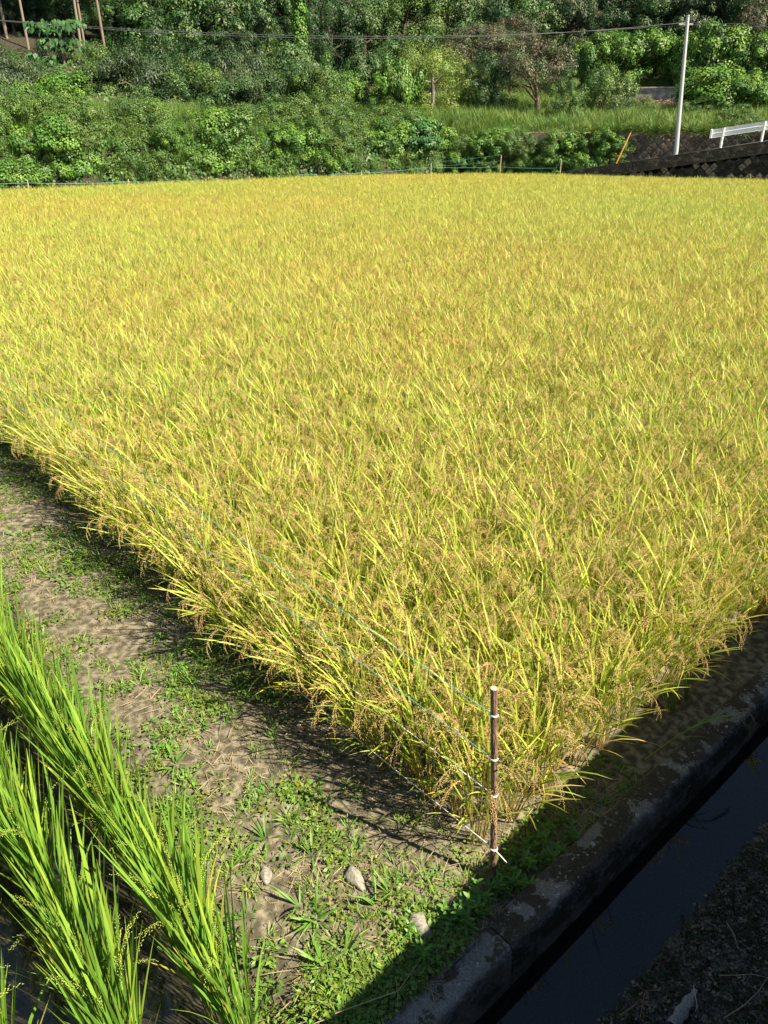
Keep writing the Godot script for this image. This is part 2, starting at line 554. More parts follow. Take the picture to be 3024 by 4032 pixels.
func rice_field() -> void:
	var nv := 7
	var protos: Array[Node3D] = []
	var joined: Array[ArrayMesh] = []
	for k in nv:
		var parts := rice_parts(100 + k, false)
		protos.append(rice_proto(parts, "rice_plant", M.rice))
		joined.append(rice_joined(parts, M.rice))
	R.seed = 7
	var spots: Array = []
	var adir := ab(1, 0)
	var bdir := ab(0, 1)
	var a := 2.16
	while a < 60.0:
		var b := 1.70
		while b < 60.0:
			var p := ab(a + rf(-0.035, 0.035), b + rf(-0.03, 0.03), ground_y(a, b))
			if p.z > rice_far_edge(p.x) and in_view(p, 2.2):
				var tilt := Vector3.ZERO
				var ea := a - 2.16
				var eb := b - 1.70
				if ea < 0.9:   # leaning out over the levee
					tilt += adir.cross(Vector3.UP) * rf(0.12, 0.36) * (1.0 - ea / 1.0) * smoothstep(-0.3, 1.2, eb)
				if eb < 0.7:
					tilt += bdir.cross(Vector3.UP) * rf(0.02, 0.22) * (1.0 - eb / 0.8)
				tilt += Vector3(rf(-0.07, 0.07), 0, rf(-0.07, 0.07) + 0.06)
				var g := noise.get_noise_2d(p.x * 4.0, p.z * 4.0) + 0.5 * noise.get_noise_2d(p.x * 18.0, p.z * 18.0)
				spots.append([p.distance_squared_to(Vector3(0, EYE, 0)), p, rf(0, TAU), tilt, rf(0.93, 1.07) * (1.0 + g * 0.05), g, ea, eb])
			b += 0.185
		a += 0.27
	spots.sort_custom(func(x, y): return x[0] < y[0])
	var singles := 300
	var xf: Array = []
	var cols: Array = []
	for k in nv:
		xf.append([])
		cols.append([])
	for k in spots.size():
		var sp: Array = spots[k]
		var m := R.randi() % nv
		var t := plant_xf(sp[1], sp[2], sp[3], sp[4])
		if k < singles:
			var o: Node3D = protos[m].duplicate()
			o.name = numbered("rice_plant")
			add_child(o)
			o.transform = t
			var lab := "ripe yellow rice plant standing among others inside the golden field"
			var grp := "ripe rice plants inside the field"
			if sp[6] < 0.2 and sp[7] < 0.5:
				lab = "ripe yellow rice plant at the field corner beside the wooden stake"
				grp = "ripe rice plants at the field corner"
			elif sp[6] < 0.2:
				lab = "ripe yellow rice plant of the outer row leaning over the levee"
				grp = "ripe rice plants along the levee"
			elif sp[6] < 0.45:
				lab = "ripe yellow rice plant in the second row in from the levee"
				grp = "ripe rice plants in the second row"
			elif sp[6] < 0.7:
				lab = "ripe yellow rice plant in the third row in from the levee"
				grp = "ripe rice plants in the third row"
			elif sp[7] < 0.12:
				lab = "ripe yellow rice plant of the outer row facing the concrete ditch"
				grp = "ripe rice plants along the ditch"
			tag(o, lab, "rice plant", grp)
		else:
			xf[m].append(t)
			var g: float = clampf(sp[5] * 0.8 + rf(-0.25, 0.25), -1, 1)
			var far := 0.0
			cols[m].append(Color(1.0 - 0.16 * g, 1.0 + 0.04 * g, 1.0 - 0.05 * g) * rf(0.9, 1.1))
	for p in protos:
		p.free()
	var root := Node3D.new()
	root.name = numbered("rice_field")
	add_child(root)
	root.set_meta("kind", "stuff")
	tag(root, "ripe golden rice standing dense across the whole field", "rice")
	for k in nv:
		multi("rice", joined[k], xf[k], cols[k], root)
	print("rice plants ", spots.size())

func green_paddy() -> void:
	var nv := 5
	var protos: Array[Node3D] = []
	for k in nv:
		protos.append(rice_proto(rice_parts(200 + k, true), "green_rice_plant", M.green))
	R.seed = 9
	var a := 0.66
	var row := 0
	var adir := ab(1, 0)
	while a > -4.2:
		var b := 1.62 + (0.05 if row else 0.0)
		while b < 9.0:
			var p := ab(a + rf(-0.02, 0.02) - 0.03 * sin(b * 2.0), b + rf(-0.03, 0.03), -0.07)
			if in_view(p, 2.2) and R.randf() < 0.97:
				var o: Node3D = protos[R.randi() % nv].duplicate()
				o.name = numbered("green_rice_plant")
				add_child(o)
				var tilt := Vector3(rf(-0.04, 0.04), 0, rf(-0.04, 0.04)) + Vector3(-0.10, 0, 0.12)
				o.transform = plant_xf(p, rf(0, TAU), tilt, rf(0.92, 1.12))
				if row == 0:
					tag(o, "bright green rice plant in the row beside the levee", "rice plant", "green rice plants beside the levee")
				else:
					tag(o, "bright green rice plant in a row further into the wet paddy", "rice plant", "green rice plants inside the wet paddy")
			b += 0.17
		a -= 0.40
		row += 1
	for p in protos:
		p.free()

# ---------------------------------------------------------------- ground, ditch, road
func ground_y(a: float, b: float) -> float:
	# levee between the two paddies, hard against the ditch coping in front
	var left := smoothstep(0.74, 1.0, a + 0.05 * sin(b * 3.1))
	var right := 1.0 - smoothstep(1.6, 2.05, a + 0.06 * sin(b * 2.3 + 1.0))
	var lev := left * right
	var y := lerpf(-0.10, 0.0, smoothstep(0.7, 1.0, a + 0.05 * sin(b * 3.1))) + 0.09 * lev
	if b < 12.0 and a < 12.0 and a > -4.0:
		y += noise.get_noise_2d(a * 40.0, b * 40.0) * 0.03 * (0.35 + lev) + noise.get_noise_2d(a * 160.0 + 70.0, b * 160.0) * 0.008 + noise.get_noise_2d(a * 620.0, b * 620.0 + 40.0) * 0.0032 * (0.4 + lev) + noise.get_noise_2d(a * 1900.0, b * 1900.0 + 40.0) * 0.0022
	return y

func lines(lo: float, dense_lo: float, dense_hi: float, hi: float, step: float) -> PackedFloat32Array:
	var o := PackedFloat32Array()
	var x := dense_lo
	while x < dense_hi:
		o.append(x)
		x += step
	var st := step
	while x < hi:
		o.append(x)
		st = minf(st * 1.12, 25.0)
		x += st
	o.append(hi)
	if lo < dense_lo:
		var pre := PackedFloat32Array()
		x = dense_lo
		st = step
		while x > lo:
			st = minf(st * 1.12, 25.0)
			x -= st
			pre.append(maxf(x, lo))
		pre.reverse()
		pre.append_array(o)
		return pre
	return o

func setting() -> void:
	var la := lines(-400.0, 0.4, 4.6, 400.0, 0.018)
	var lb := lines(1.30, 1.30, 6.0, 500.0, 0.018)
	var g := MB.new()
	for a in la:
		for b in lb:
			g.v.append(ab(a, b, ground_y(a, b)))
	g.smooth_grid(la.size(), lb.size())
	struct("ground", g, M.soil)
	# standing water of the green paddy
	var w := MB.new()
	w.quad(ab(-60, 1.345, -0.062), ab(-60, 70, -0.062), ab(0.86, 70, -0.062), ab(0.86, 1.345, -0.062))
	struct("paddy_water", w, M.paddy_water)
	# the hill
	var h := MB.new()
	var nx := 150
	var nz := 110
	for a in nx:
		for b in nz:
			var x := -85.0 + 180.0 * a / (nx - 1)
			var z := -30.0 - 115.0 * b / (nz - 1)
			h.v.append(Vector3(x, hill(x, z), z))
	h.smooth_grid(nx, nz)
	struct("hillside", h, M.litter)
	# concrete ditch: coping blocks on the field side, bed, water, the mossy ledge on the road side
	var ditch := thing("concrete_ditch", "narrow concrete irrigation ditch with mossy coping beside the paddy", "ditch")
	ditch.rotation.y = PI / 2 - AZ_A      # local x along the ditch, local z towards the road
	var x0 := -12.2
	while x0 < 40.0:
		var q := MB.new()
		var seg := 24
		# swept profile with an uneven, worn edge; local z = -b
		var prof := [[-1.345, -0.3], [-1.345, 0.06], [-1.325, 0.082], [-1.20, 0.086], [-1.178, 0.066], [-1.17, 0.02], [-1.165, -0.12], [-1.16, -0.45]]
		for e in prof.size():
			for k in seg + 1:
				var x := x0 + 0.003 + 1.994 * k / seg
				var wob := noise.get_noise_2d(x * 60.0 + e * 9.0, e * 31.0) * (0.008 if e > 1 else 0.004)
				q.v.append(Vector3(x, prof[e][1] + wob * (0.6 if e < 6 else 0.0), prof[e][0] + wob))
		q.smooth_grid(prof.size(), seg + 1, 1)
		put("coping_block", q, M.coping_bare if x0 < 1.0 else M.coping, ditch)
		x0 += 2.0
	var core := MB.new()
	core.box(Vector3(-12, -0.5, -1.325), Vector3(40, 0.05, -1.19), 0.0)
	put("core", core, M.coping, ditch)
	var bed := MB.new()
	bed.quad(Vector3(-12, -0.40, -1.17), Vector3(40, -0.40, -1.17), Vector3(40, -0.40, -0.7), Vector3(-12, -0.40, -0.7))
	put("bed", bed, M.ledge, ditch)
	var dw := MB.new()
	dw.quad(ab(-12, 1.168, -0.2), ab(40, 1.168, -0.2), ab(40, 0.66, -0.2), ab(-12, 0.66, -0.2))
	struct("ditch_water", dw, M.ditch_water)
	# mossy ledge
	var l := MB.new()
	var na := 260
	var nb := 40
	for k in na:
		var a := -1.0 + 7.5 * k / (na - 1) if k > 0 and k < na - 1 else (-12.0 if k == 0 else 40.0)
		for e in nb:
			var t := float(e) / (nb - 1)
			var b := lerpf(0.83, -0.12, t)
			var wob := noise.get_noise_2d(a * 70.0, 5.0) * 0.035 + noise.get_noise_2d(a * 260.0, 15.0) * 0.015
			var y := ramp(t, [[0.0, -0.45], [0.05, -0.17], [0.12, -0.13], [0.5, -0.09], [1.0, -0.05]])
			y += (noise.get_noise_2d(a * 130.0, b * 130.0) * 0.02 + noise.get_noise_2d(a * 420.0, b * 420.0) * 0.012) * smoothstep(0.0, 0.1, t)
			l.v.append(ab(a, b + wob * (1.0 - smoothstep(0.2, 0.5, t)), y))
	l.smooth_grid(na, nb)
	struct("ledge", l, M.ledge)
	# the road the photographer stands on: its retaining wall throws the shade over the ditch
	var rd := MB.new()
	prism(rd, [[-40.0, -0.6], [1.0, -0.6], [1.0, 1.96], [-40.0, 1.96]], 0.09, 9.0)
	prism(rd, [[1.003, -0.6], [30.0, -0.6], [30.0, 3.41], [1.003, 1.96]], 0.09, 9.0)   # the road climbs along the ditch
	var ro := struct("road", rd, M.asphalt)
	ro.rotation.y = PI / 2 - AZ_A

# ---------------------------------------------------------------- fence, stake, strings
func cord_between(called: String, pts: PackedVector3Array, r: float, mat: Material, label: String, cat: String, grp := "") -> void:
	var mb := MB.new()
	var rad := PackedFloat32Array()
	for k in pts.size():
		rad.append(r)
	mb.tube(pts, rad, 5, PackedColorArray([Color.WHITE]))
	var o := put(called, mb, mat)
	tag(o, label, cat, grp)

func sagging(p: Vector3, q: Vector3, sag: float, n: int) -> PackedVector3Array:
	var o := PackedVector3Array()
	for k in n + 1:
		var t := float(k) / n
		o.append(p.lerp(q, t) - Vector3(0, sag * 4.0 * t * (1.0 - t), 0))
	return o

func stake_and_cords() -> void:
	var base := at_height(1943, 3478, 0.0)
	var topp := base + Vector3(-0.085, 1.27, 0.0)
	var st := thing("wooden_stake", "brown round wooden stake at the field corner tied with white cords", "stake", base)
	var mb := MB.new()
	var pts := PackedVector3Array()
	var rad := PackedFloat32Array()
	for k in 22:
		var t := k / 21.0
		pts.append(Vector3(-0.085, 1.27, 0) * (t * 1.12 - 0.12) + Vector3(noise.get_noise_2d(t * 90.0, 3.0), 0, noise.get_noise_2d(t * 90.0, 33.0)) * 0.006)
		rad.append(0.0165 - 0.0008 * t + noise.get_noise_2d(t * 300.0, 63.0) * 0.0012)
	mb.tube(pts, rad, 14, PackedColorArray([Color.WHITE]))
	put("shaft", mb, M.wood, st)
	var cut := MB.new()
	var e := pts[21]
	cut.tube(PackedVector3Array([e - Vector3(0, 0.002, 0), e + Vector3(0, 0.002, 0)]), PackedFloat32Array([0.0155, 0.0145]), 14, PackedColorArray([Color.WHITE]), true)
	put("sawn_end", cut, M.endgrain, st)
	for k in [[0.30, 0.6], [0.52, 0.9], [0.72, 0.3], [0.13, 0.5]]:
		var kn := MB.new()
		var q: Vector3 = Vector3(-0.085, 1.27, 0) * k[0]
		var dr := Vector3(sin(k[1]), 0.25, cos(k[1])).normalized()
		kn.tube(PackedVector3Array([q + dr * 0.010, q + dr * 0.018, q + dr * 0.020]), PackedFloat32Array([0.007, 0.005, 0.0035]), 7, PackedColorArray([Color.WHITE]), true)
		put("knot", kn, M.wood, st)
	var far := ab(1.95, 9.6)
	var specs := [[2765, 0.0018, "blue", 0.02], [2925, 0.0018, "blue", 0.06], [3085, 0.0026, "white", 0.10], [3332, 0.0028, "white", 0.12]]
	var heights := [1.12, 0.86, 0.63, 0.26]
	for k in 4:
		var h: float = heights[k]
		var q := base + Vector3(-0.085, 1.27, 0) * (h / 1.27)
		var m: Material = M.cord_blue if k < 2 else M.cord
		var r: float = specs[k][1]
		var loop := MB.new()
		for turn in 2:
			var lp := PackedVector3Array()
			var lr := PackedFloat32Array()
			for s_ in 15:
				var an := TAU * s_ / 14.0
				lp.append(q - base + Vector3(cos(an) * 0.0185, 0.005 * turn + 0.006 * sin(an), sin(an) * 0.0185))
				lr.append(maxf(r, 0.002))
			loop.tube(lp, lr, 5, PackedColorArray([Color.WHITE]))
		put("tie", loop, M.cord, st)
		if k == 3:
			var tl := MB.new()
			tl.tube(PackedVector3Array([q - base, q - base + Vector3(0.03, -0.012, 0.03), q - base + Vector3(0.062, -0.04, 0.05)]), PackedFloat32Array([0.0028, 0.0028, 0.0026]), 5, PackedColorArray([Color.WHITE]))
			put("cord_end", tl, M.cord, st)
		var fq := far + Vector3(0, h * 0.95 + 0.03, 0)
		var lab: String = ["topmost thin blue-green cord of the stake running into the rice", "second thin blue-green cord of the stake running into the rice", "upper thick white cord tied halfway up the wooden stake", "lowest thick white cord tied near the foot of the stake"][k]
		cord_between("tied_cord", sagging(q, fq, specs[k][3], 24), r, m, lab, "cord")
	# the next stake of this fence stands just past the left of the view
	var s2 := thing("wooden_stake", "brown wooden stake further along the levee carrying the same cords", "stake", far)
	var sh := MB.new()
	sh.tube(PackedVector3Array([Vector3(0, -0.15, 0), Vector3(0, 0.6, 0), Vector3(0, 1.25, 0)]), PackedFloat32Array([0.017, 0.017, 0.016]), 10, PackedColorArray([Color.WHITE]), true)
	put("shaft", sh, M.wood, s2)

func far_fence() -> void:
	# thin stakes along the far edge of the field, joined by a blue-green cord
	var us := [[-180, 745], [113, 742], [507, 728], [822, 718], [1117, 702], [1423, 692], [1696, 688], [1968, 690], [2204, 690]]
	var tops := [700, 708, 705, 697, 675, 672, 642, 610, 628]
	var nodes: Array = []
	for k in us.size():
		var u: float = us[k][0]
		var p := at_dist(u, us[k][1], 48.0)
		# foot stands just behind the last row of rice
		var dirx := p.x / p.z
		var z := -30.0
		while z < rice_far_edge(dirx * z) + 100.0 and z > rice_far_edge(dirx * z) - 0.05:
			z -= 0.1
		var foot := Vector3(dirx * z, 0, z)
		var dist := Vector2(foot.x, foot.z).length()
		var y := at_dist(u, tops[k], dist).y
		var st := thing("fence_stake", "thin pale stake at the far edge of the rice field", "stake", foot, "thin stakes along the far field edge")
		var mb := MB.new()
		mb.tube(PackedVector3Array([Vector3(0, -0.2, 0), Vector3(0, y * 0.5, 0), Vector3(0.01, y, 0)]), PackedFloat32Array([0.028, 0.028, 0.025]), 7, PackedColorArray([Color(0.46, 0.37, 0.25)]), true)
		put("shaft", mb, M.bark, st)
		var ti := MB.new()
		ti.tube(PackedVector3Array([Vector3(0, y - 0.16, 0), Vector3(0, y - 0.10, 0)]), PackedFloat32Array([0.026, 0.026]), 7, PackedColorArray([Color.WHITE]), true)
		put("tie", ti, M.cord_blue, st)
		nodes.append([foot, y])
	for k in nodes.size() - 1:
		var h0: float = minf(nodes[k][1], 1.35) - 0.13
		var h1: float = minf(nodes[k + 1][1], 1.35) - 0.13
		cord_between("field_cord", sagging(nodes[k][0] + Vector3(0, h0, 0), nodes[k + 1][0] + Vector3(0, h1, 0), 0.05, 8), 0.007, M.cord_blue, "blue-green cord strung between thin stakes beyond the rice", "cord", "cords of the far fence")
	for e in [0.45, 0.8]:
		cord_between("field_cord", sagging(nodes[6][0] + Vector3(0, 1.0 + e * 0.6, 0), nodes[7][0] + Vector3(0, 1.1 + e, 0), 0.05, 8), 0.004, M.cord_blue, "extra cord between the two tall thin stakes beyond the rice", "cord", "extra cords of the far fence")

# ---------------------------------------------------------------- far right: ramp road, walls, guardrail, pole
func stone_mesh(r: float) -> ArrayMesh:
	# one diamond-laid stone with a domed face towards +z
	var mb := MB.new()
	var o: Array[Vector3] = []
	var m: Array[Vector3] = []
	for k in 4:
		var an := PI / 2 * k
		var q := Vector3(cos(an), sin(an), 0) * r * rf(0.9, 1.0)
		o.append(q + Vector3(0, 0, -0.1))
		m.append(q * 0.86 + Vector3(0, 0, 0.03))
	var ce := Vector3(0, 0, -0.1)
	for k in 4:
		var pts: Array[Vector3] = [o[k], o[(k + 1) % 4], m[(k + 1) % 4], m[k]]
		mb.poly(pts, ce, Color.WHITE)
		var tri: Array[Vector3] = [m[k], m[(k + 1) % 4], Vector3(rf(-0.02, 0.02), rf(-0.02, 0.02), 0.06)]
		mb.poly(tri, ce, Color.WHITE)
	return mb.mesh(null)

func stones(parent: Node3D, x0: float, x1: float, lo: Callable, hi: Callable, r: float, mats: Array, meshes: Array) -> void:
	var row := 0
	var y := 0.0
	while y < 4.5:
		var x := x0 + (r if row % 2 else 0.0)
		while x < x1:
			if y > lo.call(x) and y < hi.call(x) - r * 0.6:
				var m := MeshInstance3D.new()
				m.name = "stone"
				m.mesh = meshes[R.randi() % meshes.size()]
				m.material_override = mats[R.randi() % mats.size()]
				parent.add_child(m, true)
				m.position = Vector3(x + rf(-0.015, 0.015), y + rf(-0.015, 0.015), rf(-0.02, 0.015))
				m.rotation.z = rf(-0.08, 0.08)
			x += 2.0 * r
		y += r
		row += 1

func far_right() -> void:
	R.seed = 31
	var meshes := [stone_mesh(0.24), stone_mesh(0.24), stone_mesh(0.24)]
	# sloping wall of the ramp
	var top := func(x: float) -> float: return 0.416 + 0.159 * x
	var wall := thing("ramp_wall", "black mossy retaining wall rising behind the rice field", "wall", Vector3(7.5, 0, -50.8))
	wall.rotation.y = -0.4168
	var back := MB.new()
	var bp: Array[Vector3] = []
	for q in [[0.0, -0.2], [30.0, -0.2], [30.0, 4.15], [0.0, -0.1]]:
		bp.append(Vector3(q[0], q[1], 0))
	prism(back, [[0.0, -0.2], [30.0, -0.2], [30.0, top.call(30.0) - 0.5], [3.0, -0.1 + 0.08]], -0.3, -0.02)
	put("backing", back, M.black_wall, wall)
	var x := 0.0
	for wd in [3.7, 4.0, 4.06, 4.0, 4.0, 4.0, 4.0]:
		var cb := MB.new()
		var a := x + 0.012
		var b: float = x + wd - 0.012
		prism(cb, [[a, maxf(top.call(a) - 0.62, -0.2)], [b, top.call(b) - 0.62], [b, top.call(b)], [a, top.call(a)]], -0.32, 0.10)
		put("coping_block", cb, M.black_wall, wall)
		x += wd
	stones(wall, 3.0, 20.0, func(_x): return 0.1, func(q): return top.call(q) - 0.55, 0.24, [M.black_wall, M.black_wall, M.stone], meshes)
	# road on the ramp
	var rd := MB.new()
	var t0 := wall.transform
	for k in 16:
		var lx := 2.0 * k
		var p := t0 * Vector3(lx, top.call(lx) - 0.12, -0.3)
		var q := p + Vector3(0.258, 0, -0.966) * 7.0
		rd.v.append(p); rd.v.append(q)
	rd.smooth_grid(16, 2)
	struct("ramp_road", rd, M.asphalt)
	# guardrail
	var gr := thing("guardrail", "white steel guardrail along the ramp above the black wall", "guardrail", t0 * Vector3(11.7, top.call(11.7), -0.1))
	gr.rotation.y = -0.4168
	gr.rotation.z = 0.0
	for k in 8:
		var lx := 0.55 + 2.0 * k
		var ps := MB.new()
		var yb := 0.159 * lx
		ps.tube(PackedVector3Array([Vector3(lx, yb - 0.1, 0), Vector3(lx, yb + 1.0, 0)]), PackedFloat32Array([0.07, 0.07]), 12, PackedColorArray([Color.WHITE]), true)
		var pst := put("post", ps, M.white, gr)
		var bo := MB.new()
		for h in [0.70, 0.88]:
			bo.tube(PackedVector3Array([Vector3(lx + 0.16, yb + h, 0.03), Vector3(lx + 0.16, yb + h, 0.065)]), PackedFloat32Array([0.022, 0.022]), 6, PackedColorArray([Color.WHITE]), true)
		var bt := put("bolt", bo, M.steel, pst)
		bt.set_meta("kind", "stuff")
	var sx := 0.0
	for k in 5:
		var be := MB.new()
		var e := sx + (2.3 if k == 0 else 4.0)
		var dz := -0.10 - 0.006 * (k % 2)
		var pr := [[0.58, 0.0], [0.60, 0.03], [0.67, 0.05], [0.735, 0.05], [0.765, 0.0], [0.815, 0.0], [0.845, 0.05], [0.92, 0.05], [0.99, 0.03], [1.01, 0.0]]
		for q in pr:
			for xx in [sx, e]:
				be.v.append(Vector3(xx, q[0] - 0.02 * (k % 2) + 0.159 * xx, dz - q[1]))
		be.smooth_grid(pr.size(), 2, 2)
		put("rail_beam", be, M.white, gr)
		sx = e
	var cap := MB.new()
	cap.box(Vector3(-0.12, 0.56, -0.2), Vector3(0.0, 1.02, -0.02), 0.02)
	put("end_plate", cap, M.white, gr)
	# masonry wall behind the ramp
	var mw := thing("masonry_wall", "brown stone wall of diamond-laid stones under the grassy slope", "wall", Vector3(7, 0, -53))
	mw.rotation.y = -0.261
	var mb := MB.new()
	mb.box(Vector3(0, -0.2, -0.6), Vector3(22, 3.12, -0.03), 0.02)
	put("backing", mb, M.stone, mw)
	var stone_d: StandardMaterial3D = M.stone.duplicate()
	stone_d.albedo_color = s(0.55, 0.5, 0.45)
	stones(mw, 6.5, 16.5, func(q): return 0.9 + 0.09 * q * 0.5, func(_q): return 3.1, 0.24, [M.stone, M.stone, stone_d], meshes)
	# steel utility pole and its wires
	var pb := at_dist(2662, 595, 52.3)
	var pt := at_dist(2709, 65, 52.6)
	var pole := thing("utility_pole", "slim grey steel utility pole rising from the ramp roadside", "pole", Vector3(pb.x, 1.0, pb.z))
	var off := pole.position
	var ps := MB.new()
	ps.tube(PackedVector3Array([Vector3(-0.1, -0.6, 0), pb - off, pt - off]), PackedFloat32Array([0.14, 0.135, 0.085]), 14, PackedColorArray([Color.WHITE]), true)
	put("shaft", ps, M.steel, pole)
	var ca := MB.new()
	ca.tube(PackedVector3Array([pt - off + Vector3(0, 0, 0), pt - off + Vector3(0.004, 0.07, 0)]), PackedFloat32Array([0.10, 0.09]), 12, PackedColorArray([Color.WHITE]), true)
	put("top_cap", ca, M.steel, pole)
	var arm := MB.new()
	arm.box(pt - off + Vector3(-0.45, -0.42, -0.05), pt - off + Vector3(0.35, -0.34, 0.05), 0.01)
	put("cross_arm", arm, M.steel, pole)
	var ins := MB.new()
	ins.tube(sagging(pt - off + Vector3(0.12, -0.42, 0.05), pt - off + Vector3(0.06, -0.95, 0.1), -0.12, 6), PackedFloat32Array([0.03, 0.03, 0.03, 0.03, 0.03, 0.03, 0.03]), 6, PackedColorArray([Color(0.5, 0.12, 0.05)]))
	put("cable_loop", ins, M.bark, pole)
	var lp := thing("utility_pole", "slim steel utility pole standing beyond the vine bank, far from the ramp", "pole", Vector3(-27.0, 3.0, -40.0))
	lp.position.y = hill(-27.0, -40.0)
	var ls := MB.new()
	ls.tube(PackedVector3Array([Vector3(0, -0.5, 0), Vector3(0, 9.3 - lp.position.y, 0)]), PackedFloat32Array([0.13, 0.09]), 12, PackedColorArray([Color.WHITE]), true)
	put("shaft", ls, M.steel, lp)
	var pa := at_dist(-250, 20, 47.0)
	for k in 2:
		var o := Vector3(0.0, -0.38 + 0.1 * k, 0.06 * k)
		cord_between("overhead_wire", sagging(Vector3(-27.0, pa.y + 0.1 * k, -40.0), pt + o, 0.95 + 0.2 * k, 30), 0.012, M.wire, ["lower overhead wire crossing before the wooded hill", "upper overhead wire crossing before the wooded hill"][k], "wire")
		cord_between("overhead_wire", sagging(pt + o, pt + Vector3(22, 0.5 + o.y, 6), 0.5, 12), 0.011, M.wire, ["lower overhead wire leaving the pole over the ramp road", "upper overhead wire leaving the pole over the ramp road"][k], "wire")
	# yellow leaning pole
	var y0 := at_dist(2428, 640, 51.0)
	var y1 := at_dist(2484, 520, 51.2)
	var yp := thing("leaning_pole", "thin yellow pole leaning in front of the stone wall", "pole", y0)
	var ym := MB.new()
	ym.tube(PackedVector3Array([(y0 - y1) * 0.3, y1 - y0]), PackedFloat32Array([0.045, 0.045]), 8, PackedColorArray([Color.WHITE]), true)
	put("shaft", ym, M.yellow, yp)
	var yt := MB.new()
	yt.tube(PackedVector3Array([y1 - y0, y1 - y0 + Vector3(0.03, 0.09, 0)]), PackedFloat32Array([0.06, 0.045]), 8, PackedColorArray([Color.WHITE]), true)
	put("cap", yt, M.wire, yp)
	# concrete wall higher up the slope
	var c0 := at_dist(2380, 345, 72.0)
	var c1 := at_dist(2790, 345, 72.0)
	var cw := thing("concrete_wall", "weathered pale concrete wall on the slope below the forest", "wall", Vector3(c0.x, hill(c0.x, c0.z) - 0.5, c0.z))
	cw.rotation.y = -atan2(c1.z - c0.z, c1.x - c0.x)
	var cm := MB.new()
	cm.box(Vector3(0, -1.5, -0.35), Vector3(c0.distance_to(c1), c0.y - cw.position.y - 0.12, 0), 0.03)
	put("wall_face", cm, M.concrete, cw)
	var cc := MB.new()
	cc.box(Vector3(-0.03, c0.y - cw.position.y - 0.117, -0.4), Vector3(c0.distance_to(c1) + 0.03, c0.y - cw.position.y, 0.06), 0.02)
	put("coping", cc, M.concrete, cw)

func prism(mb: MB, outline: Array, z0: float, z1: float) -> void:
	# outline in local x, y; extruded along z
	var ce := Vector3.ZERO
	for q in outline:
		ce += Vector3(q[0], q[1], (z0 + z1) * 0.5) / outline.size()
	for z in [z0, z1]:
		var pts: Array[Vector3] = []
		for q in outline:
			pts.append(Vector3(q[0], q[1], z))
		mb.poly(pts, ce, Color.WHITE)
	for k in outline.size():
		var p = outline[k]
		var q = outline[(k + 1) % outline.size()]
		var side: Array[Vector3] = [Vector3(p[0], p[1], z0), Vector3(q[0], q[1], z0), Vector3(q[0], q[1], z1), Vector3(p[0], p[1], z1)]
		mb.poly(side, ce, Color.WHITE)

# ---------------------------------------------------------------- trees and shrubs
var crowns := {}

func rand_dir() -> Vector3:
	var z := rf(-1, 1)
	var an := rf(0, TAU)
	var r := sqrt(1.0 - z * z)
	return Vector3(r * cos(an), z, r * sin(an))

func crown_mb(kind: Dictionary, seed_: int) -> MB:
	# crown of unit radius, made of clumps of leaf-sized faces
	R.seed = seed_
	var mb := MB.new()
	var ncl: int = kind.clumps
	for k in ncl:
		var d := rand_dir()
		if d.y < kind.low:
			d.y = -d.y * 0.5
			d = d.normalized()
		var rad: float = (rf(0.74, 0.98) if k % 6 else rf(0.35, 0.7)) * (1.0 + kind.rough * noise.get_noise_3d(d.x * 60.0 + seed_ * 7.0, d.y * 60.0, d.z * 60.0) * 1.6)
		var ce := d * rad
		var cr: float = kind.size * rf(0.6, 1.35)
		var cc: Color = kind.cols[R.randi() % kind.cols.size()]
		cc = tint(cc, 0.24)
		for l in int(kind.leaves * cr / kind.size):
			var o := rand_dir()
			o.y *= kind.flat
			var p := ce + o * cr * pow(R.randf(), 0.4)
			var nn: Vector3 = (o * 1.3 + d * 0.4 + Vector3(0, 0.5, 0) + rand_dir() * 0.45).normalized()
			var ld := (o * 0.6 + rand_dir() * 0.8 + Vector3(0, -kind.droop, 0))
			ld = (ld - nn * ld.dot(nn)).normalized()
			var len: float = kind.leaf * rf(0.6, 1.3)
			mb.leaf(p, ld, nn, len, len * kind.wide, tint(cc, 0.15))
	return mb

